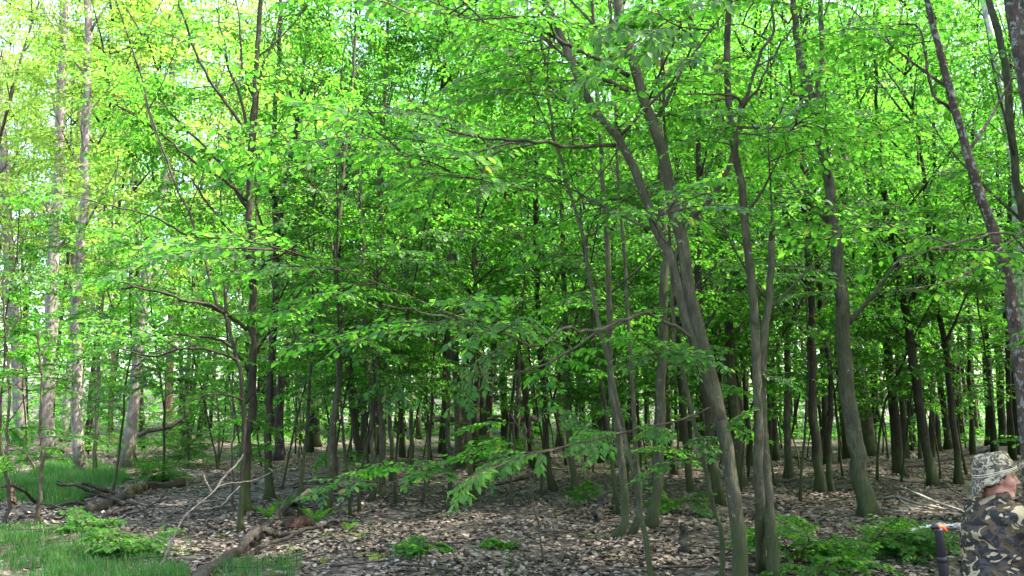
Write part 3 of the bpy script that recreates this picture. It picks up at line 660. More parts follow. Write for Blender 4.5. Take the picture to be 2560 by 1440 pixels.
# middle
slim('greenish pale trunk leaning right, left of the middle beside the ferns', [(811, 1277), (826, 1181), (830, 1087), (839, 994), (849, 919), (843, 900), (848, 797), (840, 710), (838, 624), (843, 596), (850, 500), (860, 400), (870, 300)], 20, 9, lod=0, low=3)
slim('dark trunk with thick foot right of the greenish leaning one', [(896, 1233), (901, 1162), (886, 1050), (879, 975), (872, 901), (862, 797), (855, 728), (845, 650), (852, 560), (865, 450), (875, 300)], 22, 11, bark='bark_dark', lod=0, low=2,
     extra=[([(868, 430), (850, 340), (828, 260), (812, 180)], 7, 3, 0, .3, 5), ([(872, 410), (905, 330), (925, 300)], 5, 2, 0, -.3, 3), ([(873, 330), (880, 240), (885, 150)], 6, 3, 0, .2, 3)])
slim('slim trunk with foot swept to the left, in the litter left of the middle', [(924, 1262), (937, 1219), (931, 1162), (931, 1050), (922, 937), (915, 800), (905, 600)], 14, 8, lod=0)
slim('ridged trunk with broad foot, just right of the swept footed one', [(957, 1252), (956, 1162), (954, 1050), (948, 937), (944, 901), (944, 762), (942, 676), (954, 589), (950, 400), (965, 200)], 20, 10, lod=0)
slim('smooth slim dark trunk right of the ridged broad footed one', [(982, 1208), (978, 1125), (972, 1012), (963, 919), (955, 800), (950, 620)], 14, 8)
slim('straight slim trunk midway between the ridged one and the stem cluster', [(1027, 1220), (1029, 1087), (1027, 975), (1025, 900), (1020, 800), (1014, 640)], 13, 8)
slim('left stem of the close cluster of trunks in the middle', [(1130, 1238), (1124, 1125), (1122, 1012), (1120, 900), (1118, 800), (1120, 700), (1125, 600), (1130, 450)], 15, 9)
slim('thick furrowed trunk of the close cluster in the middle', [(1152, 1170), (1145, 1012), (1137, 900), (1140, 750), (1135, 600), (1130, 470)], 28, 15)
slim('right stem of the close cluster of trunks in the middle', [(1166, 1166), (1162, 1012), (1160, 900), (1164, 750), (1170, 560)], 14, 9)
slim('thickest dark trunk of the middle, flared into roots', [(1212, 1142), (1206, 1012), (1202, 900), (1192, 867), (1190, 762), (1190, 500), (1185, 300)], 42, 24, bark='bark_dark', low=2)
slim('dark trunk right of the thickest root flared one', [(1262, 1126), (1259, 1012), (1255, 919), (1250, 800), (1240, 650)], 22, 13, bark='bark_dark')
slim('short leaning trunk foot showing below the hanging leaf spray', [(1186, 1242), (1180, 1207), (1172, 1120), (1176, 1000), (1180, 860)], 18, 9)
slim('rough brown trunk behind the hanging leaf spray, right of the middle', [(1401, 1118), (1397, 1012), (1394, 919), (1390, 700)], 19, 12, bark='bark_red')
slim('straight trunk behind the hanging leaf spray, next right of the rough brown one', [(1427, 1111), (1424, 1012), (1422, 937), (1418, 760)], 16, 11)
slim('distant straight trunk left of the wavy sapling', [(1459, 1063), (1457, 1000), (1456, 937), (1452, 780)], 14, 10, bark='bark_dark')
slim('trunk behind the hanging spray with a fork of dead twigs', [(1364, 1128), (1362, 1060), (1356, 960), (1350, 820)], 14, 10)
slim('broad dark trunk far back left of the middle, right one of a pair', [(792, 1118), (789, 1012), (787, 900), (784, 700)], 21, 13, bark='bark_dark')
slim('dark trunk far back left of the middle, left one of a pair', [(775, 1133), (779, 1040), (780, 920), (778, 760)], 15, 10, bark='bark_dark')
slim('slim dark trunk seen right of the stout mossy footed one, left of two', [(1597, 1117), (1594, 1010), (1592, 937), (1588, 780)], 10, 8, bark='bark_dark')
slim('slim dark trunk seen near the stout mossy footed one, right of two', [(1619, 1114), (1615, 1010), (1611, 937), (1606, 760)], 12, 8, bark='bark_dark')
slim('dark trunk behind the split bark twin, on its right', [(1938, 1150), (1935, 1020), (1930, 900), (1924, 760)], 18, 12, bark='bark_dark')
slim('thin trunk before the sunny clearing, left of the mossy wide footed one', [(2148 + 40, 1122), (2182, 1000), (2178, 880), (2170, 700)], 9, 6, bark='bark_dark')
slim('thin twin stem before the sunny clearing right of the mossy wide footed one', [(2280, 1128), (2272, 1000), (2262, 880), (2250, 700)], 10, 7, bark='bark_dark')
slim('thin trunk right of the wide mossy footed one, in front of the clearing', [(2302, 1160), (2296, 1040), (2286, 930), (2274, 800)], 10, 6, bark='bark_dark')

# ------------------------------------------------------------------ the wood behind: linked copies of a few built trees
def background_wood():
    protos = CROWNS; sunny = [SUNNY[id(f)] for _t, _b, f in CROWNS]
    pos = []
    taken = [(o.location.x, o.location.y) for o in SC.objects if o.type == 'EMPTY']
    def far(x, y, dmin):
        return all((x - a) ** 2 + (y - b) ** 2 > dmin * dmin for a, b in taken)
    tries = 0
    while len(pos) < 222 and tries < 20000:
        tries += 1
        y = math.sqrt(RNG.uniform(21 ** 2, 62 ** 2)); x = RNG.uniform(-0.66, 0.66) * y
        if x < -0.18 * y and y < 31: continue
        if x < -0.22 * y and RNG.random() < 0.30: continue      # the wood is more open on the left
        if 36 < y < 52 and RNG.random() < .62: continue
        dm = RNG.choice([.5, 1.3, 1.7])
        if not far(x, y, dm): continue
        taken.append((x, y)); pos.append((x, y, 'in'))
    # unseen trees of the same wood, added right of the frame for shade
    tries = 0; n_out = 0
    while n_out < 95 and tries < 9000:
        tries += 1
        y = RNG.uniform(2, 40); x = RNG.uniform(0.62 * y + 2.5, 0.62 * y + 15)
        if not far(x, y, 2.2): continue
        taken.append((x, y)); pos.append((x, y, 'out')); n_out += 1
    for (x, y, w) in pos:
        kk = RNG.integers(len(protos)); tm, bm_, fm = protos[kk]
        if w == 'in' and y < 38 and x > -.2 * y and RNG.random() < .65: tm, bm_, fm = SPARSE[RNG.integers(len(SPARSE))]
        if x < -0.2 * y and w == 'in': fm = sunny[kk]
        if w == 'in':
            g = 'slender trees far back in the wood'
            if y < 30: lab = 'slender dark tree in the close stand behind the front trunks'; g = 'slender dark trees behind the front trunks'
            if y < 30: lab = beside(x, y, 'slender tree') or lab
            else: lab = 'slender dark tree deep in the wood among many alike'
        else: lab = 'unseen slender tree added for shade beyond the right side of the view'; g = 'trees beyond the right side'
        t = thing('slim_tree', lab, 'tree', (x, y, gz(x, y)), g)
        s = RNG.uniform(0.8, 1.12) * (1 + max(0.0, y - 30) / 60); t.scale = (s, s, s * RNG.uniform(0.9, 1.15) * (1.3 if abs(x) > .25 * y and w == 'in' else 1.0)) if w == 'in' else (s * 1.12, s * 1.12, s * 1.15); t.rotation_euler = (0, 0, RNG.uniform(0, 6.28))
        put('trunk', tm, t); tag(put('boughs', bm_, t), kind='stuff'); tag(put('foliage', fm, t), kind='stuff')
background_wood()

def saplings_between():
    protos = []
    for i in range(5):
        r = np.random.default_rng(500 + i); h = 3.2 + .6 * i
        P = [np.array([0, 0, -.05])]; d = np.array([r.normal(0, .12), r.normal(0, .12), 1.0])
        for k in range(7): d = d + np.append(r.normal(0, .10, 2), 0); P.append(P[-1] + d * h / 7)
        path = smooth_path(P, 14, .012); bt = Buf(); tube(bt, path, np.linspace(.022, .006, 14), 6, .05, flare=.4)
        bb, fol = Buf(), Buf(); items = sprays_on(path, 12 + i, .25, (.35, .8), spread=3, hb=.7)
        for q in range(4):
            lp = limb_path(path[4 + 2 * q], q * 2.4 + r.uniform(-.5, .5), r.uniform(.5, 1.1), r.uniform(.6, 1.2)); tube(bb, lp, np.linspace(.009, .003, len(lp)), 4); items += sprays_on(lp, 3, .3, (.35, .7))
        place_sprays(items, 0, fol, bb)
        protos.append((bt.mesh('trunk', M['bark_dark']), bb.mesh('boughs', M['twig']), fol.mesh('foliage', M['leaf'], smooth=False)))
    n = 0; tries = 0; occ = [(o.location.x, o.location.y) for o in SC.objects if o.type == 'EMPTY']
    while n < 95 and tries < 4000:
        tries += 1
        y = RNG.uniform(13, 34); x = RNG.uniform(-.58, .58) * y
        if x < -.33 * y and RNG.random() < .5: continue
        if min((x - a) ** 2 + (y - b) ** 2 for a, b in occ) < .16: continue
        occ.append((x, y)); n += 1; tm, bm_, fm = protos[RNG.integers(5)]
        t = thing('sapling', 'thin leafy sapling among the trunks of the wood' if y > 20 else 'thin leafy sapling between the nearer trunks', 'sapling', (x, y, gz(x, y)), 'thin saplings among the trunks' if y > 20 else 'thin saplings between the nearer trunks')
        if y <= 20 and abs(x) < .565 * y: t['label'] = beside(x, y, 'leafy sapling') or t['label']
        sc = RNG.uniform(.85, 1.5); t.scale = (sc, sc, sc * 1.2); t.rotation_euler = (0, 0, RNG.uniform(0, 6.28))
        put('trunk', tm, t); tag(put('boughs', bm_, t), kind='stuff'); tag(put('foliage', fm, t), kind='stuff')
saplings_between()

def distant_wood():
    n = 75000
    r = np.random.default_rng(5)
    ang = r.uniform(-0.72, 0.72, n); d = r.uniform(64, 95, n)
    x = np.tan(ang) * d; y = d
    cl = np.sin(x * 0.55 + 1) * np.sin(d * 0.5) + 0.6 * np.sin(x * 1.3 + d)
    z = r.uniform(0, 1, n) ** 0.8 * (15 + 4 * cl) + 0.1
    keep = (r.uniform(-1.2, 1.6, n) < np.sin(x * 0.9 + z * 0.7) * np.sin(z * 0.8 - d * 0.4) + 0.7)
    x, y, z = x[keep], y[keep], z[keep]; n = len(x)
    az = r.uniform(0, 6.28, n); f = np.stack([np.cos(az), np.sin(az), r.normal(-.1, .3, n)], -1); up = np.stack([r.normal(0, .5, n), r.normal(0, .5, n), np.ones(n)], -1)
    V, q = leaves_mesh(np.stack([x, y, z], -1), f, up, r.uniform(0.35, 0.8, n), 1)
    b = Buf(); b.add(V, q)
    tag(put('distant_wood', b.mesh('distant_wood', M['leaf'], smooth=False)), kind='stuff')
distant_wood()

# ------------------------------------------------------------------ close leafy limbs whose leaves can be told apart one by one
def leaf_meshes():
    out = []
    for i in range(4):
        r = np.random.default_rng(40 + i); b = Buf(); ns = 6
        t = np.linspace(0, 1, ns); w = 0.31 * np.sin(np.pi * np.clip(t, 0, 1) ** 0.82) * (1 - 0.25 * t); w[0] = 0.02; w[-1] = 0.0
        z = -(0.10 + 0.06 * i) * t ** 2 + 0.02 * np.sin(t * 9)
        ru = 0.012 * (-1) ** np.arange(ns)
        L_ = np.stack([t - 0.05 * np.sin(t * 3.1), w, z + 0.05 + ru * 1.5], -1); C_ = np.stack([t, 0 * t, z], -1); R_ = np.stack([t - 0.05 * np.sin(t * 3.1), -w, z + 0.045 + ru * 1.5], -1)
        V = np.concatenate([L_, C_, R_]); k = np.arange(ns - 1)
        q = np.concatenate([np.stack([k, ns + k, ns + k + 1, k + 1], -1), np.stack([ns + k, 2 * ns + k, 2 * ns + k + 1, ns + k + 1], -1)])
        b.add(V, q[:, ::-1])
        out.append(b.mesh('leaf', M['leaf']))
    return out
LEAVES = leaf_meshes()

def leafy_limb(root, pts, w0, w1, sprays, bark='twig', leafL=1.0, name='branch', objs=True, flip=0.0):
    """pts: (u, v, Y); leaves become objects of their own under the branch"""
    b = np.array(root.location)
    Q = np.array([at_y(*p) for p in pts]); path = smooth_path(Q, 5 + 3 * len(Q), 0.004)
    bb = Buf(); tube(bb, path, np.linspace(w0, w1, len(path)), 6)
    items = []
    for (t, sc, daz, dp) in sprays:
        i = min(int(t * (len(path) - 1)), len(path) - 2); p = path[i]
        tg = path[i + 1] - path[i]; az = math.atan2(tg[1], tg[0]) + daz
        el = math.atan2(tg[2], math.hypot(tg[0], tg[1])) * 0.6 + dp
        items.append((p, np.array([math.cos(az) * math.cos(el), math.sin(az) * math.cos(el), math.sin(el)]), np.array([RNG.normal(0, .2), RNG.normal(0, .2) , 1]), sc))
    L = []
    for (p, fwd, up, s) in items:
        paths, lp, lf, lu, lL = SPRAYS[RNG.integers(len(SPRAYS))]
        f, sd, u = frames(fwd[None], up[None]); R = np.stack([f[0], sd[0], u[0]], 0)
        for k, (pp, r0, r1) in enumerate(paths):
            tube(bb, pp @ R * s + p, np.linspace(r0, r1, len(pp)) * 0.8, 4, cap=False)
        sel = RNG.random(len(lp)) < 0.8
        P_ = (lp @ R * s + p)[sel]; F_ = (lf @ R)[sel]; U_ = (lu @ R)[sel]; L_ = (lL * leafL * (0.6 + .4 * s))[sel]
        L.append((P_, F_, U_, L_))
    br = put(name, bb.mesh(name, M[bark], origin=b), root)
    n = 0
    for P_, F_, U_, L_ in L:
        F_ = F_ + np.array([0, 0, -0.25])
        f, s, u = frames(F_, U_)
        for k in range(len(P_)):
            o = bpy.data.objects.new('leaf', LEAVES[RNG.integers(4)]); COL.objects.link(o); o.parent = br
            m = Matrix((( f[k][0], s[k][0], u[k][0], 0), (f[k][1], s[k][1], u[k][1], 0), (f[k][2], s[k][2], u[k][2], 0), (0, 0, 0, 1)))
            o.matrix_local = Matrix.Translation(Vector(P_[k] - b)) @ m @ Matrix.Scale(float(L_[k]), 4)
            n += 1
    return n

nl = leafy_limb(ROOT_A, [(1796, 1010, 8.55), (1700, 1050, 7.6), (1560, 1080, 6.8), (1400, 1118, 6.1), (1260, 1160, 5.7), (1130, 1215, 5.4)], 0.011, 0.003,
    [(0.42, .26, .7, -.05), (0.55, .28, -.6, .05), (0.68, .33, .5, -.1), (0.80, .36, -.3, -.1), (0.93, .30, .1, -.2)], leafL=1.12)
nl += leafy_limb(ROOT_A, [(1620, 255, 8.5), (1700, 60, 6.5), (1640, 70, 5.4), (1560, 130, 5.0), (1480, 210, 4.8)], 0.012, 0.004,
    [(0.55, .45, .4, .05), (0.68, .5, -.5, .0), (0.8, .45, .3, -.1), (0.9, .4, -.2, -.2)], leafL=1.2)
def more_foliage(root, items, lod=0, leaf='leaf'):
    fol, twg = Buf(), Buf(); place_sprays(items, lod, fol, twg); b = np.array(root.location)
    tag(put('twigs', twg.mesh('twigs', M['twig'], origin=b), root), kind='stuff')
    tag(put('foliage', fol.mesh('foliage', M[leaf], smooth=False, origin=b), root), kind='stuff')
def limb_sprays(root, paths, bark='bark'):
    items = []
    for pts, w0, w1, n, s in paths:
        Q = np.array([at_y(*p) for p in pts]); path = smooth_path(Q, 5 + 3 * len(Q), 0.004); bb = Buf(); b = np.array(root.location)
        tube(bb, path, np.linspace(w0, w1, len(path)), 6); put('branch', bb.mesh('branch', M[bark], origin=b), root)
        items += sprays_on(path, n, 0.3, s, spread=0.8)
    more_foliage(root, items)
limb_sprays(ROOT_A, [
    ([(1700, 1050, 7.6), (1500, 1095, 7.5), (1250, 1150, 7.3), (1050, 1190, 7.1), (930, 1215, 7.0)], .008, .003, 6, (.3, .5)),
    ([(1420, 860, 8.0), (1230, 820, 6.6), (1000, 730, 6.0), (820, 660, 5.7), (690, 625, 5.5)], .007, .003, 8, (.45, .7)),
    ([(1520, 520, 8.6), (1330, 480, 7.0), (1100, 420, 6.2), (900, 330, 5.9)], .007, .003, 6, (.5, .8)),
    ([(1400, 110, 8.4), (1230, 60, 6.6), (1080, 30, 5.8), (980, 40, 5.5)], .007, .003, 6, (.5, .8)),
    ([(1690, 640, 8.6), (1640, 560, 7.0), (1720, 500, 5.9), (1800, 480, 5.6)], .007, .003, 3, (.4, .6)),
    ([(1860, 300, 8.2), (1950, 330, 6.8), (2050, 300, 6.2)], .007, .003, 6, (.45, .7)),
    ([(1930, 110, 8.0), (1850, 60, 6.6), (1760, 90, 5.8), (1720, 200, 5.6)], .009, .003, 6, (.4, .6)),
    ([(1765, 900, 8.6), (1700, 880, 7.6), (1600, 890, 7.0), (1530, 900, 6.8)], .007, .003, 5, (.35, .5))])

# ------------------------------------------------------------------ fallen wood
def P3(p, r=0.05):
    if len(p) == 2:
        q = on_ground(*p); q[2] += r * 0.7; return q
    return at_y(*p)
def log(name, label, cat, parts, bark, group=None, gn=0.16):
    """parts: list of (part name, points, w0 px, w1 px[, bark]); the first is the body"""
    q0 = P3(parts[0][1][0]); root = thing(name, label, cat, (q0[0], q0[1], gz(q0[0], q0[1])), group); b = np.array(root.location)
    for pr in parts:
        nm, pts, w0, w1 = pr[:4]; bk = pr[4] if len(pr) > 4 else bark
        Yr = P3(pts[0])[1]; r = w0 * Yr / F / 2
        Q = np.array([P3(p, r) for p in pts]); path = smooth_path(Q, 4 + 4 * len(Q), min(0.022, r * 0.22)); bb = Buf()
        tube(bb, path, np.linspace(w0, w1, len(path)) * Yr / F / 2, 10 if w0 > 15 else 6, gn)
        put(nm, bb.mesh(nm, M[bk], origin=b), root)
    return root
log('fallen_log', 'gnarled dark fallen trunk in the front left with a broken upright end', 'log',
    [('trunk', [(440, 1540), (540, 1425), (600, 1375), (655, 1330), (715, 1285), (742, 1262), (768, 1235, 12.6)], 42, 15),
     ('branch', [(600, 1372, 10.2), (640, 1330, 10.6), (660, 1322, 10.8), (690, 1338, 11), (735, 1336, 11)], 24, 10),
     ('branch', [(742, 1262), (762, 1240, 12.5), (772, 1226, 12.5)], 16, 9, 'split_wood'),
     ('branch', [(650, 1335, 10.8), (690, 1290, 11.2), (740, 1225, 11.5), (850, 1215, 11.5)], 5, 2)], 'dead_wood', 'fallen wood')
log('fallen_branch', 'long curved dead branch with bleached bend, arching over the moss in front', 'branch',
    [('branch', [(560, 1440), (610, 1400), (650, 1372, 10.2), (720, 1345, 10.6), (790, 1315, 11), (840, 1302, 11.2), (880, 1304, 11.3)], 20, 9),
     ('branch', [(790, 1315, 11), (830, 1306, 11.2), (850, 1303, 11.2)], 15, 10, 'grey_wood')], 'dead_wood', 'fallen wood')
log('leaning_branch', 'pale forked dead branch slanting up in the front left', 'branch',
    [('branch', [(384, 1462), (424, 1369, 9.4), (457, 1297, 9.8), (525, 1237, 10.2), (545, 1218, 10.3), (570, 1209, 10.4), (615, 1205, 10.5), (662, 1190, 10.6), (682, 1176, 10.6), (670, 1170, 10.6)], 9, 2.5),
     ('branch', [(540, 1222, 10.3), (562, 1190, 10.4), (585, 1168, 10.5), (609, 1136, 10.6)], 7, 3),
     ('branch', [(500, 1275, 10.0), (550, 1265, 10.1), (575, 1240, 10.2), (600, 1215, 10.3)], 6, 3),
     ('branch', [(530, 1230, 10.3), (515, 1205, 10.3), (510, 1190, 10.3)], 6, 4)], 'grey_wood', 'fallen wood')
log('fallen_log', 'rotting log with yellow green moss in the left heap of branches', 'log',
    [('trunk', [(150, 1308), (230, 1275), (290, 1248), (340, 1232), (400, 1222), (452, 1212)], 26, 38),
     ('branch', [(318, 1240), (332, 1228, 16.6), (345, 1222, 16.8), (358, 1218, 17)], 28, 24, 'mossy_wood'),
     ('branch', [(400, 1222), (372, 1215, 16.5), (367, 1196, 16.5)], 6, 3)], 'dead_wood', 'fallen wood')
log('fallen_branch', 'dark branch jutting up to the left, upper one over the left log heap', 'branch', [('branch', [(330, 1245), (290, 1236, 16.2), (250, 1222, 16), (205, 1206, 15.8)], 14, 8)], 'dead_wood', 'fallen wood')
log('fallen_branch', 'dark branch jutting up to the left, lower one over the left log heap', 'branch', [('branch', [(310, 1258), (275, 1242, 15.4), (240, 1232, 15.2), (200, 1216, 15), (145, 1211, 14.8)], 14, 7)], 'dead_wood', 'fallen wood')
log('fallen_branch', 'long bent dark branch lying in front of the left log heap', 'branch', [('branch', [(60, 1300), (110, 1275, 14), (150, 1262, 14.2), (200, 1256, 14.4), (240, 1266), (270, 1262)], 12, 8)], 'dead_wood', 'fallen wood')
log('fallen_branch', 'thick dark stick running along the ground at the front of the left log heap', 'branch', [('branch', [(90, 1328), (140, 1308), (200, 1300), (260, 1290), (330, 1270)], 15, 8)], 'dead_wood', 'fallen wood')
log('fallen_branch', 'arching stick behind the bent sapling at the far left', 'branch', [('branch', [(95, 1262), (60, 1228, 14), (30, 1216, 13.8), (0, 1218, 13.6)], 9, 6)], 'dead_wood', 'fallen wood')
log('fallen_log', 'small moss covered log lying at the foot of the leaning grey trunk', 'log', [('trunk', [(245, 1186), (300, 1186), (350, 1184), (400, 1180)], 14, 11)], 'mossy_wood', 'fallen wood')
log('fallen_branch', 'long dark bough slanting up to the right behind the leaning grey trunk', 'branch', [('branch', [(300, 1110), (345, 1088, 26), (400, 1072, 26), (440, 1058, 26), (475, 1036, 26)], 13, 7)], 'dead_wood', 'fallen wood')
log('fallen_log', 'dark log across the ground behind the pale trunks on the left', 'log', [('trunk', [(150, 1140), (210, 1124), (270, 1112), (330, 1106)], 18, 12)], 'dead_wood', 'fallen wood')
log('fallen_branch', 'whitish curved branch in the grass behind the pale trunk with mossy foot', 'branch', [('branch', [(135, 1125), (150, 1132), (168, 1148), (175, 1160)], 9, 4)], 'grey_wood', 'fallen wood')
log('fallen_log', 'long dark fallen trunk across the back behind the slim trunks, right of centre', 'log', [('trunk', [(2255, 1166), (2330, 1160), (2400, 1146), (2450, 1136), (2490, 1124)], 18, 15)], 'dead_wood', 'fallen wood')
log('fallen_log', 'second fallen trunk beneath the long dark one near the hat', 'log', [('trunk', [(2160, 1180), (2240, 1176), (2330, 1170), (2420, 1164)], 14, 10)], 'dead_wood', 'fallen wood')
log('fallen_branch', 'bent dark branch on the litter beside the close pair of dark trunks', 'branch', [('branch', [(1985, 1143), (2020, 1150, 24), (2050, 1162), (2075, 1160)], 7, 4)], 'dead_wood', 'fallen wood')
log('birch_log', 'white birch pole lying on the litter behind the man', 'log', [('trunk', [(2268, 1327), (2330, 1326), (2420, 1327), (2500, 1328), (2580, 1330)], 14, 17)], 'bark_birch', 'fallen wood')
for k, (lab, p, w) in enumerate([
    ('pale branch arching highest in the brush pile behind the man', [(2235, 1221), (2270, 1224, 14), (2320, 1246, 14), (2380, 1268, 14), (2428, 1290)], 7),
    ('pale branch curving through the middle of the brush pile behind the man', [(2200, 1241), (2240, 1242, 13.6), (2290, 1258, 13.5), (2370, 1276), (2428, 1288)], 7),
    ('straight pale stick low in the brush pile behind the man', [(2185, 1266), (2240, 1277, 12.9), (2330, 1276), (2420, 1281)], 6),
    ('short pale stick forking down in the brush pile behind the man', [(2248, 1250), (2265, 1262, 13.3), (2283, 1276)], 5),
    ('brownish pole at the front of the brush pile behind the man', [(2300, 1304), (2350, 1309), (2430, 1310)], 10),
    ('thin brown stick at the left of the brush pile behind the man', [(2210, 1290), (2290, 1300), (2360, 1296)], 5)]):
    log('fallen_branch', lab, 'branch', [('branch', p, w, w * 0.6)], 'pale_stick' if k < 4 else 'dead_wood', 'sticks of the brush pile')
log('fallen_branch', 'white peeled stick in the very front right near the black pole', 'branch', [('branch', [(2298, 1438), (2314, 1428, 9.2), (2330, 1420, 9.4)], 8, 5)], 'grey_wood', 'fallen wood')
log('fallen_branch', 'dark stick lying across the front right among the bushes', 'branch', [('branch', [(1910, 1395), (2000, 1410), (2100, 1420), (2200, 1432)], 8, 5)], 'dead_wood', 'fallen wood')
log('fallen_branch', 'short log on the litter below the hanging leaf spray', 'log', [('branch', [(1310, 1252), (1345, 1250), (1375, 1246)], 13, 10)], 'dead_wood', 'fallen wood')
log('fallen_branch', 'slanting stick on the litter leading to the rough stump', 'branch', [('branch', [(1388, 1290), (1430, 1278), (1460, 1264), (1482, 1250)], 10, 7)], 'mossy_wood', 'fallen wood')
log('fallen_branch', 'small dark log on the litter left of the broom rooted sapling', 'log', [('branch', [(1040, 1294), (1080, 1290), (1115, 1284)], 10, 8)], 'dead_wood', 'fallen wood')
log('fallen_branch', 'log lying behind the hanging leaf spray', 'log', [('branch', [(1240, 1214), (1290, 1210), (1330, 1206)], 11, 8)], 'dead_wood', 'fallen wood')
log('fallen_branch', 'long dark stick lying flat left of the swept footed trunk', 'branch', [('branch', [(735, 1208), (780, 1204), (830, 1200)], 9, 6)], 'dead_wood', 'fallen wood')
log('fallen_branch', 'pale slanting dead branch behind the front fallen trunk', 'branch', [('branch', [(705, 1165), (735, 1100, 25), (770, 1055, 25), (790, 1040, 25)], 5, 3)], 'grey_wood', 'fallen wood')
log('fallen_branch', 'dark bough propped across the back, left of the thickest trunk', 'branch', [('branch', [(730, 1030, 36), (800, 1008, 36), (880, 1018, 36), (910, 1010, 36)], 8, 5)], 'dead_wood', 'fallen wood')
log('fallen_branch', 'dark bough lying across the back right of the thickest trunk', 'branch', [('branch', [(1030, 1052), (1100, 1046, 40), (1280, 1050, 40), (1350, 1046, 40)], 9, 7)], 'dead_wood', 'fallen wood')
log('stump', 'short dark broken stump left of the large forked tree', 'stump', [('trunk', [(1712, 1392), (1710, 1350, 10.95), (1707, 1318, 10.95)], 25, 21), ('splinter', [(1702, 1320, 10.93), (1703, 1306, 10.93)], 9, 3), ('splinter', [(1714, 1320, 10.97), (1713, 1311, 10.97)], 8, 3)], 'dead_wood', 'broken stumps', .12)
log('stump', 'rough leaning stump with frayed top in the litter right of the slanting stick', 'stump', [('trunk', [(1494, 1302), (1500, 1268, 13), (1508, 1235, 13)], 26, 15), ('splinter', [(1506, 1238, 13), (1512, 1215, 13)], 7, 2)], 'dead_wood', 'broken stumps', .12)
log('stump', 'jagged reddish stump at the left edge beyond the grass', 'stump', [('trunk', [(26, 1272), (28, 1240, 14.4), (30, 1215, 14.4)], 22, 14), ('splinter', [(24, 1218, 14.4), (30, 1195, 14.4)], 6, 2), ('splinter', [(34, 1225, 14.4), (42, 1205, 14.4)], 5, 2)], 'split_wood', 'broken stumps', .12)

for k in range(14):                                       # the tangle round the left heap
    u0 = RNG.uniform(120, 480); v0 = 1215 + RNG.uniform(0, 85) + (300 - u0) * .08; du = RNG.uniform(40, 130) * RNG.choice([-1, 1]); Yd = on_ground(u0, v0)[1]
    log('fallen_branch', 'thin dark branch tangled in the left log heap', 'branch', [('branch', [(u0, v0), (u0 + du * .5, v0 - RNG.uniform(-4, 14), Yd), (u0 + du, v0 - RNG.uniform(-8, 34), Yd)], RNG.uniform(4, 8), 2.5)], 'dead_wood', 'thin branches tangled in the left heap')

def loose_sticks():
    b = Buf(); r = np.random.default_rng(61)
    for k in range(420):
        y = 7.5 * (34 / 7.5) ** r.random(); x = r.uniform(-0.62, 0.62) * y; az = r.uniform(0, 6.28); ln = r.uniform(0.15, 0.9) * (1.0 if y < 14 else 1.5)
        t = np.linspace(-.5, .5, 5)[:, None]; d = np.array([math.cos(az), math.sin(az), 0]); pn = np.array([-d[1], d[0], 0])
        P = np.array([x, y, 0]) + d * ln * t + pn * ln * r.uniform(-.2, .2) * t ** 2 * 2
        P[:, 2] = ground(P[:, 0], P[:, 1]) + 0.015 + r.uniform(0, .06) + r.uniform(-.05, .15) * (t[:, 0] + .5) * ln
        rr = r.uniform(0.004, 0.011)
        tube(b, P, np.linspace(rr, rr * .5, 5), 4)
    tag(put('loose_sticks', b.mesh('loose_sticks', M['dead_wood'])), kind='stuff')
loose_sticks()

# ------------------------------------------------------------------ litter, grass, moss, ferns, low plants
def poly_mask(x, y, px):
    pg = np.array([on_ground(*p)[:2] for p in px]); inside = np.zeros(len(x), bool); j = len(pg) - 1
    for i in range(len(pg)):
        xi, yi = pg[i]; xj, yj = pg[j]
        c = ((yi > y) != (yj > y)) & (x < (xj - xi) * (y - yi) / (yj - yi + 1e-12) + xi)
        inside ^= c; j = i
    return inside
GRASS = [([(-260, 1345), (100, 1328), (250, 1352), (400, 1392), (470, 1440), (480, 1560), (-300, 1560)], 2300, (0.07, 0.2)),
         ([(60, 1200), (110, 1172), (200, 1166), (300, 1184), (330, 1200), (290, 1224), (220, 1240), (190, 1258), (110, 1270), (40, 1262), (-30, 1230)], 1100, (0.15, 0.38)),
         ([(-200, 1275), (-200, 1180), (60, 1190), (40, 1262)], 700, (0.15, 0.35)),
         ([(540, 1395), (640, 1398), (760, 1402), (720, 1480), (520, 1480)], 900, (0.08, 0.22)),
         ([(280, 1310), (480, 1330), (520, 1400), (400, 1392), (250, 1352)], 160, (0.05, 0.16)),
         ([(960, 1385), (1330, 1385), (1330, 1470), (960, 1470)], 130, (0.04, 0.14)),
         ([(640, 1290), (1000, 1300), (1000, 1390), (640, 1390)], 40, (0.04, 0.16)),
         ([(330, 1160), (470, 1130), (600, 1130), (560, 1160), (420, 1190)], 160, (0.06, 0.2))]
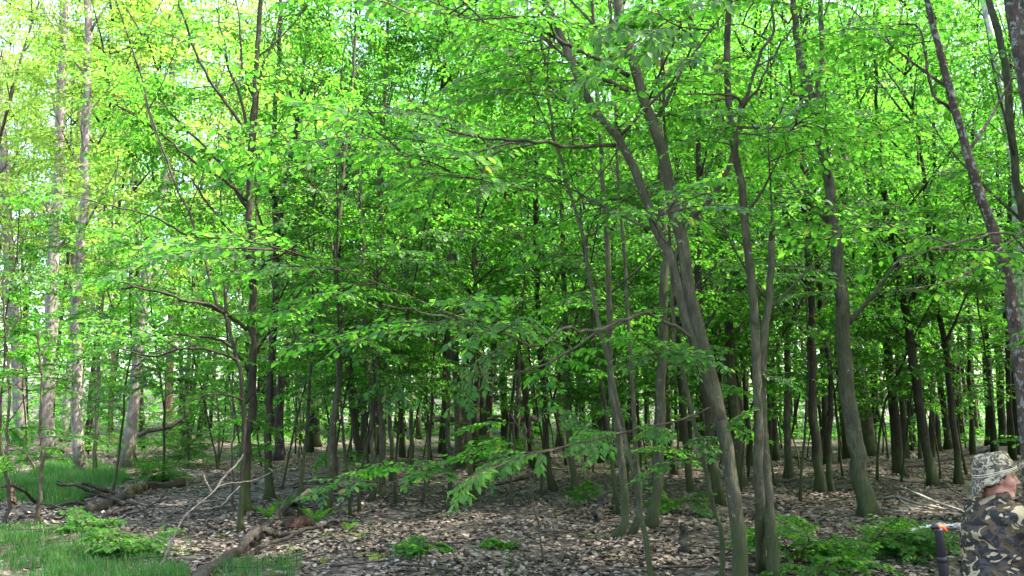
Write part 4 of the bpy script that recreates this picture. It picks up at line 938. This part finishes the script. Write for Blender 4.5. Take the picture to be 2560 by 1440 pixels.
def grass():
    B = Buf(); r = np.random.default_rng(9)
    for px, dens, (h0, h1) in GRASS:
        pg = np.array([on_ground(*p)[:2] for p in px]); lo, hi = pg.min(0), pg.max(0); hi = np.minimum(hi, 30)
        n = int(dens * (hi[0] - lo[0]) * (hi[1] - lo[1]))
        x = r.uniform(lo[0], hi[0], n); y = r.uniform(lo[1], hi[1], n); k = poly_mask(x, y, px)
        tuft = np.sin(x * 5.1 + np.sin(y * 3)) * np.sin(y * 4.7 + 1) + np.sin(x * 1.7) * .5 + r.normal(0, .5, n)
        k &= tuft > -0.4; x, y = x[k], y[k]; n = len(x)
        h = r.uniform(h0, h1, n) * (0.75 + 0.25 * np.sin(x * 2.3) * np.sin(y * 2.9)); az = r.uniform(0, 6.28, n); w = r.uniform(.0022, .0045, n) * (1 + (y > 12) * .8)
        lean = h * r.uniform(.15, .7, n); d = np.stack([np.cos(az), np.sin(az), 0 * az], -1); s = np.stack([-np.sin(az), np.cos(az), 0 * az], -1)
        p = np.stack([x, y, ground(x, y) - .005], -1); Z = np.array([0, 0, 1.])
        V = np.stack([p - s * w[:, None], p + s * w[:, None],
                      p + d * lean[:, None] * .35 + Z * h[:, None] * .62 + s * w[:, None] * .8, p + d * lean[:, None] * .35 + Z * h[:, None] * .62 - s * w[:, None] * .8,
                      p + d * lean[:, None] + Z * h[:, None]], 1)
        b0 = np.arange(n)[:, None] * 5
        B.add(V.reshape(-1, 3), b0 + np.array([[0, 1, 2, 3]]), b0 + np.array([[3, 2, 4]]))
    tag(put('grass', B.mesh('grass', M['grass'], smooth=False)), kind='stuff')
grass()

def litter():
    r = np.random.default_rng(12); n = 185000
    y = 4.5 * (30 / 4.5) ** (r.random(n) ** 0.8); x = r.uniform(-0.64, 0.64, n) * y
    keep = np.ones(n, bool)
    for px, dens, _ in GRASS[:4]: keep &= ~(poly_mask(x, y, px) & (r.random(n) < 0.93))
    patch = np.sin(x * 1.9 + 2 * np.sin(y * .8)) * np.sin(y * 2.3 + np.sin(x)) + 0.4 * np.sin(x * 5.3 - y * 4.1)
    keep &= r.random(n) < np.clip(0.62 + 0.6 * patch, 0.06, 1)
    x, y = x[keep], y[keep]; n = len(x)
    az = r.uniform(0, 6.28, n); el = r.normal(0, .24, n)
    f = np.stack([np.cos(az) * np.cos(el), np.sin(az) * np.cos(el), np.sin(el)], -1); up = np.stack([r.normal(0, .33, n), r.normal(0, .33, n), np.ones(n)], -1)
    L = r.uniform(.18, .31, n) ** 2 * 1.0 + r.uniform(-.002, .006, n) * (1 + 0.02 * np.clip(y - 10, 0, 20))
    ff, s, u = frames(f, up)
    tpl = np.array([[-.5, 0, 0], [-.1, .36, .09], [.5, .0, .05], [-.05, -.34, .12]])
    curl = r.uniform(-.6, 1.6, n)
    p = np.stack([x, y, ground(x, y) + r.uniform(.004, .035, n)], -1)
    V = p[:, None] + (ff[:, None] * tpl[None, :, 0:1] + s[:, None] * tpl[None, :, 1:2] + u[:, None] * tpl[None, :, 2:3] * curl[:, None, None]) * L[:, None, None]
    b0 = np.arange(n)[:, None] * 4
    B = Buf(); B.add(V.reshape(-1, 3), None, np.concatenate([b0 + np.array([[0, 1, 2]]) * -1 * -1, b0 + np.array([[0, 2, 3]])]))
    tag(put('leaf_litter', B.mesh('leaf_litter', M['litter'], smooth=False)), kind='stuff')
litter()

def moss_cushions():
    B = Buf(); r = np.random.default_rng(33)
    spots = [(752, 1368, .16), (785, 1372, .1), (865, 1340, .2), (905, 1392, .12), (965, 1395, .13), (1010, 1340, .1), (1110, 1300, .1), (1120, 1335, .12), (935, 1300, .12), (1470, 1355, .09), (290, 1370, .2), (460, 1366, .14), (1330, 1410, .12), (1250, 1395, .1), (820, 1400, .12), (700, 1390, .1), (1560, 1395, .08), (560, 1330, .14)]
    for (u, v, s) in spots:
        c = on_ground(u, v)
        for k in range(5):
            a = r.uniform(0, 6.28); d = r.uniform(0, s); R = s * r.uniform(.35, .7); cx, cy = c[0] + d * math.cos(a) * 1.5, c[1] + d * math.sin(a)
            th = np.linspace(0, 2 * math.pi, 10, endpoint=False); rings = [(1.0, -.03), (.85, .25), (.5, .42), (.02, .5)]
            V = []
            for q, z in rings: V.append(np.stack([cx + R * q * np.cos(th) * (1 + .15 * r.normal(size=10)), cy + R * q * np.sin(th) * (1 + .15 * r.normal(size=10)), np.full(10, gz(cx, cy) + z * R * .45) + r.normal(0, .006, 10)], -1))
            V = np.concatenate(V); i = np.arange(3)[:, None]; j = np.arange(10)[None]; jn = (j + 1) % 10
            B.add(V, np.stack([i * 10 + j, i * 10 + jn, (i + 1) * 10 + jn, (i + 1) * 10 + j], -1).reshape(-1, 4))
    tag(put('moss', B.mesh('moss', M['moss'])), kind='stuff')
moss_cushions()

M['fern'] = leaf_mat('fern_frond', [(0.03, 0.10, 0.012), (0.045, 0.13, 0.014), (0.06, 0.15, 0.02)], [(0.10, 0.34, 0.012), (0.12, 0.40, 0.015), (0.16, 0.44, 0.02)])
def fern(label, u, v, size, n, tilt):
    c = on_ground(u, v); root = thing('fern', label, 'fern', c, 'ferns by the fallen trunk')
    for k in range(n):
        az = k * 2 * math.pi / n + RNG.uniform(-.4, .4); L = size * RNG.uniform(.7, 1.1); t = np.linspace(0, 1, 18)
        lean = RNG.uniform(.35, .8) + tilt * math.cos(az)
        d = np.array([math.cos(az), math.sin(az), 0]); P = d * (L * (lean * t + .25 * t ** 2))[:, None] + np.array([0, 0, 1.]) * (L * (1.0 * t - (.25 + .3 * lean) * t ** 2))[:, None]
        B = Buf(); tube(B, P, np.linspace(.003, .001, 18), 3)
        s = np.array([-d[1], d[0], 0])
        for i in range(3, 18):
            w = L * .20 * math.sin(math.pi * min(1, (1.05 - t[i]) * .9 + .06)) ** .8 * (1.02 - t[i]) ** .35
            for sg in (1, -1):
                m = P[i]; T = P[min(i + 1, 17)] - P[i - 1]; T /= np.linalg.norm(T)
                a = m; tip = m + s * sg * w + T * w * .35 + np.array([0, 0, -.15 * w]); g = L * .026
                B.add(np.array([a - T * g * .6, m + s * sg * w * .5 - T * g * .8 + T * w * .17, tip, m + s * sg * w * .5 + T * g * .8 + T * w * .17, a + T * g * .6]), None, np.array([[0, 1, 3], [0, 3, 4], [1, 2, 3]]))
        put('frond', B.mesh('frond', M['fern'], smooth=False), root)
fern('tallest fern, standing just behind the front fallen trunk', 672, 1300, .42, 8, -.15)
fern('fern with spread fronds right of the broken upright end of the fallen trunk', 790, 1312, .40, 9, .1)
fern('small fern behind the broken upright end of the fallen trunk', 715, 1272, .36, 7, 0)
fern('little fern under the bleached bend of the arching branch', 870, 1325, .26, 6, .2)

def clod():
    c = on_ground(742, 1318); root = thing('root_clod', 'reddish brown rotten root clod between the ferns', 'clod', c); b = Buf(); r = np.random.default_rng(3)
    u, v = np.meshgrid(np.linspace(0, 2 * math.pi, 22, endpoint=False), np.linspace(-.3, 1.5, 9)); 
    rr = 1 + .22 * np.sin(u * 3 + v * 4) * np.cos(v * 3) + r.normal(0, .08, u.shape)
    V = np.stack([.22 * rr * np.cos(u) * np.cos(v), .18 * rr * np.sin(u) * np.cos(v), .13 * rr * np.sin(v)], -1).reshape(-1, 3)
    i = np.arange(8)[:, None]; j = np.arange(22)[None]; jn = (j + 1) % 22
    b.add(V, np.stack([i * 22 + j, i * 22 + jn, (i + 1) * 22 + jn, (i + 1) * 22 + j], -1).reshape(-1, 4))
    put('soil_lump', b.mesh('soil_lump', M['clod']), root); b = Buf()
    for k in range(9):
        a = r.uniform(0, 6.28); p0 = np.array([.2 * math.cos(a), .15 * math.sin(a), .1]); d = np.array([math.cos(a), math.sin(a), r.uniform(-.1, .7)])
        P = p0 + d * np.linspace(0, r.uniform(.1, .25), 5)[:, None] + np.array([0, 0, -.12]) * np.linspace(0, 1, 5)[:, None] ** 2
        tube(b, P, np.linspace(.008, .003, 5), 4)
    put('root', b.mesh('root', M['dead_wood']), root)
clod()

def shrub(label, u, v, h, spread, n, bend=(0, 0), s=(.25, .5), leaf='shrub_leaf', group='leafy bushes on the forest floor', cat='bush', name='bush'):
    c = on_ground(u, v); root = thing(name, label, cat, c, group); bb = Buf(); items = []
    for k in range(n):
        az = RNG.uniform(0, 6.28); L = h * RNG.uniform(.5, 1.1); t = np.linspace(0, 1, 6)[:, None]
        d = np.array([math.cos(az) * spread + bend[0], math.sin(az) * spread + bend[1], 1.0])
        P = c + d * L * t - np.array([0, 0, .28 * L]) * t ** 2
        tube(bb, P, np.linspace(.006, .002, 6), 4); items += sprays_on(P, 3, .3, s, spread=1.2, pitch=.05)
    put('stems', bb.mesh('stems', M['twig'], origin=c), root)
    fol, tw = Buf(), Buf(); place_sprays(items, 0, fol, tw)
    tag(put('twigs', tw.mesh('twigs', M['twig'], origin=c), root), kind='stuff')
    tag(put('foliage', fol.mesh('foliage', M[leaf], smooth=False, origin=c), root), kind='stuff')
shrub('bright green bush drooping to the right in front of the stout trunk', 2172, 1385, .36, .5, 9, (.35, -.5), s=(.3, .5))
shrub('bushy low plant at the front right beside the split bark twin trunk', 1990, 1410, .42, .4, 7, (.05, -.1), s=(.3, .5))
shrub('small leafy bush in the very front right corner below the dark stick', 2060, 1452, .22, .6, 3)
shrub('sparse low bush in the middle distance behind the left log heap', 440, 1165, .9, .7, 10, s=(.4, .7))
shrub('leafy regrowth at the foot of the leaning mossy trunk in the middle', 1590, 1190, .8, .6, 5)
shrub('low leafy plant in front of the thickest dark trunk', 1235, 1165, .9, .8, 9, s=(.4, .7))
shrub('small seedling bush with pale leaves in the front middle litter', 1062, 1398, .16, .7, 4, s=(.12, .2))
shrub('tiny seedling left of the front middle stem', 1250, 1372, .12, .8, 3, s=(.1, .16))
shrub('seedling between the hook footed trunk and the rough stump', 1476, 1270, .35, .4, 3, s=(.2, .3))
shrub('leafy seedling right of the stout mossy footed trunk', 1700, 1290, .35, .5, 4, s=(.2, .35))
shrub('low green plants along the grass edge at the front left', 330, 1392, .3, .8, 8, s=(.2, .3))
shrub('broad leaved plant at the grass edge under the pale branch', 205, 1345, .2, .8, 4, s=(.15, .28))
shrub('leafy shoots beside the mossy small log', 420, 1206, .45, .8, 7, s=(.3, .5))

def undergrowth():
    r = np.random.default_rng(77); fol = Buf(); items = []
    def patch(x0, x1, y0, y1, n, zmax, s):
        for _ in range(n):
            x = r.uniform(x0, x1); y = r.uniform(y0, y1); z = gz(x, y) + zmax * r.random() ** 1.6; az = r.uniform(0, 6.28)
            items.append((np.array([x, y, z]), np.array([math.cos(az), math.sin(az), r.normal(.05, .2)]), np.array([r.normal(0, .25), r.normal(0, .25), 1]), r.uniform(*s)))
    patch(12, 30, 36, 58, 420, .5, (.5, .9)); patch(-30, 30, 44, 64, 700, 2.2, (.7, 1.3)); patch(-30, -6, 26, 46, 330, 1.8, (.6, 1.1)); patch(-6, 18, 30, 46, 160, 1.2, (.5, 1.0)); patch(-45, 48, 58, 92, 900, 3.0, (1.0, 1.9))
    place_sprays(items, 1, fol, None)
    tag(put('undergrowth', fol.mesh('undergrowth', M['leaf'], smooth=False)), kind='stuff')
undergrowth()

# ------------------------------------------------------------------ the man in camouflage
def surface_net(D, lo, h):
    """D: signed distance on a grid -> verts, quads"""
    ins = D < 0; nx, ny, nz = D.shape
    c = np.zeros((nx - 1, ny - 1, nz - 1), int)
    for a in (0, 1):
        for b in (0, 1):
            for e in (0, 1): c += ins[a:nx - 1 + a, b:ny - 1 + b, e:nz - 1 + e]
    act = (c > 0) & (c < 8); ids = -np.ones(act.shape, np.int64); I = np.argwhere(act); ids[act] = np.arange(len(I))
    acc = np.zeros((len(I), 3)); cnt = np.zeros(len(I))
    cor = [(a, b, e) for a in (0, 1) for b in (0, 1) for e in (0, 1)]
    for p in cor:
        for ax in range(3):
            if p[ax]: continue
            q = list(p); q[ax] = 1
            d0 = D[I[:, 0] + p[0], I[:, 1] + p[1], I[:, 2] + p[2]]; d1 = D[I[:, 0] + q[0], I[:, 1] + q[1], I[:, 2] + q[2]]
            m = (d0 < 0) != (d1 < 0); t = np.where(m, d0 / np.where(m, d0 - d1, 1), 0)
            pt = np.tile(np.array(p, float), (len(I), 1)); pt[:, ax] += t; acc += pt * m[:, None]; cnt += m
    V = lo + h * (I + acc / cnt[:, None]); Q = []
    for ax in range(3):
        o1, o2 = [(1, 2), (2, 0), (0, 1)][ax]
        s0 = [slice(1, -1)] * 3; s0[ax] = slice(0, -1); s1 = list(s0); s1[ax] = slice(1, None)
        A = ins[tuple(s0)]; B_ = ins[tuple(s1)]; E = np.argwhere(A != B_)
        off = np.array([1, 1, 1]); off[ax] = 0; E = E + off
        e1 = np.zeros(3, int); e1[o1] = 1; e2 = np.zeros(3, int); e2[o2] = 1
        g = lambda X: ids[X[:, 0], X[:, 1], X[:, 2]]
        ok = (E[:, o1] < act.shape[o1]) & (E[:, o2] < act.shape[o2]) & (E[:, ax] < act.shape[ax])
        E = E[ok]; quad = np.stack([g(E), g(E - e1), g(E - e1 - e2), g(E - e2)], -1)
        fl = ins[E[:, 0], E[:, 1], E[:, 2]]; quad[~fl] = quad[~fl][:, ::-1]
        Q.append(quad)
    Q = np.concatenate(Q); Q = Q[(Q >= 0).all(1)]
    return V, Q

class Sdf:
    def __init__(s, lo, hi, h):
        s.lo = np.array(lo, float); s.h = h; s.n = np.ceil((np.array(hi) - s.lo) / h).astype(int) + 1
        s.D = np.full(s.n, 0.2)
    def _sub(s, c0, c1, m):
        a = np.maximum(((np.array(c0) - m - s.lo) / s.h).astype(int), 0); b = np.minimum(((np.array(c1) + m - s.lo) / s.h).astype(int) + 2, s.n)
        ax = [s.lo[i] + s.h * np.arange(a[i], b[i]) for i in range(3)]
        return tuple(slice(a[i], b[i]) for i in range(3)), np.meshgrid(*ax, indexing='ij')
    def _mix(s, sl, d, k, sub=False):
        A = s.D[sl]
        if sub: s.D[sl] = np.maximum(A, -d); return
        hh = np.clip(0.5 + 0.5 * (A - d) / k, 0, 1); s.D[sl] = A * (1 - hh) + d * hh - k * hh * (1 - hh)
    def cap(s, a, b, ra, rb, k=.02, sub=False, sq=None):
        a = np.array(a, float); b = np.array(b, float); R = max(ra, rb) + k + .03
        sl, (X, Y, Z) = s._sub(np.minimum(a, b), np.maximum(a, b), R)
        P = np.stack([X, Y, Z], -1); ab = b - a; t = np.clip(((P - a) @ ab) / max(ab @ ab, 1e-9), 0, 1)
        d = np.linalg.norm(P - a - t[..., None] * ab, axis=-1) - (ra + (rb - ra) * t)
        s._mix(sl, d, k, sub)
    def ell(s, c, r, k=.02, sub=False, yaw=0, pitch=0):
        c = np.array(c, float); r = np.array(r, float); R = max(r) + k + .03
        sl, (X, Y, Z) = s._sub(c, c, R); x, y, z = X - c[0], Y - c[1], Z - c[2]
        if yaw: x, y = x * math.cos(yaw) + y * math.sin(yaw), -x * math.sin(yaw) + y * math.cos(yaw)
        if pitch: x, z = x * math.cos(pitch) + z * math.sin(pitch), -x * math.sin(pitch) + z * math.cos(pitch)
        q = np.sqrt((x / r[0]) ** 2 + (y / r[1]) ** 2 + (z / r[2]) ** 2) + 1e-9
        g = np.sqrt((x / r[0] ** 2) ** 2 + (y / r[1] ** 2) ** 2 + (z / r[2] ** 2) ** 2) + 1e-9
        s._mix(sl, q * (q - 1) / g, k, sub)
    def mesh(s, name, mat):
        s.D[0] = s.D[-1] = .2; s.D[:, 0] = s.D[:, -1] = .2; s.D[:, :, 0] = s.D[:, :, -1] = .2
        V, Q = surface_net(s.D, s.lo, s.h); b = Buf(); b.add(V, Q); return b.mesh(name, mat)

def build_man():
    Y = 5.7; c = at_y(2494, 1440, Y)
    yaw = math.radians(8)
    mx, my = float(c[0]), Y
    HP = np.array([0.0, 0, 0.50]); CH = np.array([0.03, 0, 0.79]); NB = np.array([0.03, 0, 0.975]); HD = np.array([0.045, 0, 1.122])
    hy = math.radians(-25)                     # the head is turned back towards profile
    def H(x, y, z): return (HD[0] + x * math.cos(hy) - y * math.sin(hy), HD[1] + x * math.sin(hy) + y * math.cos(hy), HD[2] + z)
    SR, ER, WR = np.array([.04, -.19, .895]), np.array([.20, -.25, .68]), np.array([.46, -.15, .72])
    SL_, EL_, WL_ = np.array([.04, .19, .895]), np.array([.22, .25, .67]), np.array([.48, .12, .70])
    # body: one continuous skin
    B = Sdf((-.22, -.42, -.02), (.85, .42, 1.33), .0075)
    B.ell(HP + [.02, 0, .02], (.13, .16, .12), .05); B.cap(HP, CH, .12, .125, .06); B.ell(CH + [0, 0, .03], (.115, .16, .15), .05); B.cap(CH, NB, .11, .06, .05)
    B.cap(NB, H(-.03, 0, -.06), .058, .054, .03)
    for sh, el, wr, sg in ((SR, ER, WR, -1), (SL_, EL_, WL_, 1)):
        B.cap(sh, el, .05, .04, .03); B.cap(el, wr, .04, .026, .02); B.cap(NB - [0, 0, .05], sh, .05, .05, .04)
        d = (wr - el) / np.linalg.norm(wr - el); sd = np.array([0, -sg, 0.]); palm = wr + d * .055
        B.cap(wr, palm, .026, .032, .02); B.ell(palm + d * .01, (.045, .036, .02), .015)
        for i, (off, ln) in enumerate([(-.028, .068), (-.01, .078), (.010, .072), (.027, .056)]):
            r0 = palm + d * .035 + np.array([0, off, .004 * i]); r1 = r0 + d * ln * .55 + np.array([0, 0, -.012]); r2 = r1 + d * ln * .25 + np.array([0, 0, -.035])
            B.cap(r0, r1, .0095, .009, .005); B.cap(r1, r2, .009, .0075, .004)
        t0 = palm - d * .01 + sd * .03; t1 = t0 + d * .035 + sd * .022 + np.array([0, 0, -.008]); t2 = t1 + d * .03 + np.array([0, 0, -.012])
        B.cap(t0, t1, .013, .011, .01); B.cap(t1, t2, .0105, .009, .004)
    for sg in (-1, 1):
        hp = HP + [.03, .09 * sg, -.01]; kn = np.array([.47, .16 * sg, .50]); an = np.array([.44, .16 * sg, .09])
        B.cap(hp, kn, .085, .055, .04); B.cap(kn, an, .055, .038, .02); B.cap(an, an + [.12, .01 * sg, -.05], .038, .03, .02)
    # head
    k = .018
    B.ell(H(-.012, 0, .035), (.098, .077, .098), k, yaw=hy); B.ell(H(.03, 0, -.035), (.066, .060, .085), .03, yaw=hy)
    B.cap(H(-.01, .045, -.075), H(.055, .022, -.105), .028, .022, .02); B.cap(H(-.01, -.045, -.075), H(.055, -.022, -.105), .028, .022, .02)
    B.cap(H(.066, -.012, -.108), H(.066, .012, -.108), .022, .022, .015)
    B.cap(H(.078, -.036, .028), H(.078, .036, .028), .016, .016, .012)
    B.cap(H(.088, 0, .016), H(.113, 0, -.024), .010, .013, .010); B.ell(H(.112, 0, -.028), (.014, .014, .011), .006); B.ell(H(.1, .012, -.03), (.012, .009, .009), .005); B.ell(H(.1, -.012, -.03), (.012, .009, .009), .005)
    for sg in (-1, 1):
        B.ell(H(.052, .046 * sg, -.022), (.032, .024, .026), .015); B.ell(H(.083, .033 * sg, .006), (.014, .02, .012), .004, True); B.ell(H(.073, .032 * sg, .006), (.0135, .0135, .0125), .003)
        B.ell(H(-.006, .078 * sg, -.006), (.022, .011, .034), .006, yaw=hy + .35 * sg); B.ell(H(.002, .089 * sg, -.002), (.011, .006, .018), .004, True)
    B.cap(H(.089, -.02, -.062), H(.089, .02, -.062), .0085, .0085, .006); B.cap(H(.086, -.018, -.077), H(.086, .018, -.077), .0085, .0085, .006)
    body = B.mesh('person', M['skin'])
    p = put('person', body, None, (mx, my, gz(mx, my))); p.rotation_euler = (0, 0, yaw); p.scale = (1.02, 1.02, 1.02)
    tag(p, 'man in camouflage jacket and brimmed hat sitting at the right edge, facing right', 'person')
    # jacket
    J = Sdf((-.32, -.45, .34), (.62, .45, 1.10), .0095)
    J.ell(HP + [-.01, 0, .02], (.185, .215, .17), .06); J.cap(HP + [-.02, 0, .08], CH + [-.015, 0, -.02], .165, .165, .08); J.ell(CH + [-.03, 0, -.02], (.165, .215, .20), .06)
    J.cap(CH + [-.01, -.06, .06], NB + [-.02, 0, -.05], .13, .085, .06); J.cap(CH + [-.01, .06, .06], NB + [-.02, 0, -.05], .13, .085, .06)
    for sh, el, wr in ((SR, ER, WR), (SL_, EL_, WL_)):
        J.cap(NB - [.03, 0, .09], sh, .085, .088, .05); J.cap(sh, el, .085, .068, .03); J.cap(el, wr - (wr - el) * .06, .068, .045, .025)
    J.cap(NB + [-.035, 0, -.03], NB + [.0, 0, .035], .078, .074, .012)
    X, Yg, Z = np.meshgrid(*[J.lo[i] + J.h * np.arange(J.n[i]) for i in range(3)], indexing='ij')
    wr_ = .006 * np.sin(Z * 38 + 5 * np.sin(X * 9 + Yg * 7)) * np.sin(X * 14 + Yg * 17 + 2 * np.sin(Z * 11)) + .004 * np.sin(Z * 70 + X * 25 + 3 * np.sin(Yg * 20)) + .008 * np.sin(Z * 19 + 3.5 * np.sin(Yg * 6 - X * 4))
    seam = .007 * np.exp(-((Z - (.86 + .1 * X)) / .006) ** 2) * (X < .05) + .006 * np.exp(-((Yg + .155 + .1 * (Z - .8)) / .007) ** 2) * (Z > .55)
    J.D += wr_ + seam
    J.cap(NB + [-.02, 0, .0], NB + [.025, 0, .13], .060, .064, .01, True)
    put('jacket', J.mesh('jacket', M['camo']), p)
    T = Sdf((-.25, -.35, .02), (.65, .35, .72), .011)
    T.ell(HP + [.0, 0, -.01], (.165, .195, .13), .05)
    for sg in (-1, 1):
        T.cap(HP + [.03, .09 * sg, -.01], (.48, .16 * sg, .50), .105, .075, .04); T.cap((.48, .16 * sg, .50), (.44, .16 * sg, .16), .075, .06, .03)
    put('trousers', T.mesh('trousers', M['camo']), p)
    for sg in (-1, 1):
        Bo = Sdf((.3, .16 * sg - .1, -.02), (.75, .16 * sg + .1, .26), .008)
        Bo.cap((.44, .16 * sg, .2), (.44, .16 * sg, .07), .055, .052, .02); Bo.cap((.43, .16 * sg, .045), (.60, .17 * sg, .04), .045, .042, .03)
        Bo.D = np.maximum(Bo.D, .002 - (Bo.lo[2] + Bo.h * np.arange(Bo.n[2]))[None, None, :])
        put('boot', Bo.mesh('boot', M['boot']), p)
    # hair under the hat
    Hr = Sdf(np.array(HD) - .16, np.array(HD) + .16, .007)
    Hr.ell(H(-.018, 0, .040), (.100, .0805, .100), .01, yaw=hy)
    Hr.cap(H(-.06, -.05, -.03), H(-.06, .05, -.03), .03, .03, .02)
    for sg in (-1, 1): Hr.cap(H(.030, .071 * sg, .04), H(.022, .071 * sg, .004), .013, .008, .008)
    Hr.ell(H(.09, 0, .02), (.07, .12, .05), .01, True); Hr.ell(H(.06, 0, -.06), (.08, .12, .075), .01, True)
    put('hair', Hr.mesh('hair', M['hair']), p)
    # hat: crown and floppy brim, swept down at the back and up at the front
    hat_o = HD + np.array([-.02, 0, .045])
    nt = 56; th = np.linspace(0, 2 * math.pi, nt, endpoint=False); rows = []
    tilt = math.radians(13)
    def row(r, z, ruf=0.0, droop=0.0, brim=0.0):
        rx, ry = r * 1.12, r * .98
        x = rx * np.cos(th); y = ry * np.sin(th)
        bk = np.clip(-np.cos(th), 0, 1); fr = np.clip(np.cos(th), 0, 1); sd = np.abs(np.sin(th)) ** 2
        zz = z + ruf * (np.sin(th * 5 + 1) + .6 * np.sin(th * 9 + 2) + .5 * np.sin(th * 3)) - droop * bk ** 1.5 * 1.0 + brim * (fr ** 1.4) * .55 - brim * sd * .05
        x = x + brim * fr * .02 - brim * bk * -.3
        return np.stack([x, y, zz], -1)
    prof = [(.012, .114, .001), (.044, .111, .003), (.073, .098, .005), (.092, .076, .005), (.102, .048, .005), (.108, .020, .004), (.110, -.005, .002), (.113, -.014, .001)]
    for r, z, ru in prof: rows.append(row(r, z, ru))
    for q in np.linspace(.15, 1, 6): rows.append(row(.113 + .072 * q, -.014 - .012 * q, .011 * q, .10 * q ** 1.2, .10 * q))
    for q in np.linspace(1, .15, 6): r_ = row(.112 + .072 * q, -.019 - .012 * q, .011 * q, .10 * q ** 1.2, .10 * q); rows.append(r_)
    for r, z, ru in prof[::-1]: rows.append(row(max(r - .006, .006), z - .006, ru))
    V = np.concatenate(rows); m = len(rows)
    dent = .010 * np.exp(-((V[:, 0] / .06) ** 2 + (V[:, 1] / .03) ** 2)) * (V[:, 2] > .09); V[:, 2] -= dent
    V[:, 0] += .004 * np.sin(V[:, 2] * 90 + V[:, 1] * 40); V[:, 1] += .004 * np.sin(V[:, 2] * 80 + V[:, 0] * 50)
    ct, st = math.cos(tilt), math.sin(tilt)
    V = np.stack([V[:, 0] * ct - V[:, 2] * st * 1.0, V[:, 1], V[:, 2] * ct + V[:, 0] * st], -1)
    ch, sh_ = math.cos(hy), math.sin(hy)
    rot = lambda W: np.stack([W[:, 0] * ch - W[:, 1] * sh_, W[:, 0] * sh_ + W[:, 1] * ch, W[:, 2]], -1)
    b = Buf(); i = np.arange(m - 1)[:, None]; j = np.arange(nt)[None]; jn = (j + 1) % nt
    f = np.stack([i * nt + j, (i + 1) * nt + j, (i + 1) * nt + jn, i * nt + jn], -1).reshape(-1, 4)
    V2 = rot(V) + hat_o; V2 = np.concatenate([V2, [V2[:nt].mean(0)], [V2[-nt:].mean(0)]]); a = np.arange(nt)
    b.add(V2, f, np.concatenate([np.stack([np.full(nt, m * nt), a, (a + 1) % nt], -1), np.stack([np.full(nt, m * nt + 1), (m - 1) * nt + (a + 1) % nt, (m - 1) * nt + a], -1)]))
    hat = put('hat', b.mesh('hat', M['camo_hat']), p)
    t = np.linspace(0, 2 * math.pi, 41)
    cb = Buf()
    for dz, ph in ((.004, 0), (-.007, .5)):
        C = np.stack([.1285 * np.cos(t), .113 * np.sin(t), dz + .006 * np.sin(t + ph) - .006 * np.clip(-np.cos(t), 0, 1)], -1)
        C = np.stack([C[:, 0] * ct - C[:, 2] * st, C[:, 1], C[:, 2] * ct + C[:, 0] * st], -1); tube(cb, rot(C) + hat_o, .0026, 6, cap=False)
    put('cord', cb.mesh('cord', M['cord']), hat)
    # the short log he sits on
    fx, fy = mx - .02, my - .01
    sroot = thing('log_seat', 'short upright log under the seated man', 'log', (fx, fy, gz(fx, fy))); bb = Buf()
    tube(bb, [(0, 0, -.05), (0, 0, .1), (0, 0, .25), (0, 0, .385)], [.17, .165, .16, .16], 18, .04); put('trunk', bb.mesh('trunk', M['bark_dark']), sroot)
    # black pole with an orange tip
    q = at_y(2367, 1500, 5.55); top = at_y(2347, 1322, 5.5); dr = (top - q) / (top - q)[2]; ft = q - dr * (q[2] - gz(q[0], q[1])); L = top - ft
    pr = thing('pole', 'black jointed pole with an orange tip standing beside the man', 'pole', ft)
    for nm, a0, a1, r, mt in (('lower_tube', 0, .50, .033, 'black'), ('upper_tube', .50, .80, .0285, 'black'), ('collar', .765, .80, .034, 'black'), ('top_tube', .80, 1.0, .026, 'black')):
        bb = Buf(); tube(bb, [L * a0, L * (a0 + .01), L * (a1 - .01), L * a1], [r * .92, r, r, r * .92], 14); put(nm, bb.mesh(nm, M[mt]), pr)
    bb = Buf(); tube(bb, [L + [-.028, 0, -.002], L + [0, 0, .012], L + [.025, 0, .010], L + [.048, 0, -.014]], [.010, .017, .015, .007], 8); put('tip', bb.mesh('tip', M['orange']), pr)
    bb = Buf(); tube(bb, [L + [-.045, 0, .002], L + [-.02, 0, .016], L + [.0, 0, .004]], [.014, .02, .016], 8); put('cap', bb.mesh('cap', M['black']), pr)
build_man()
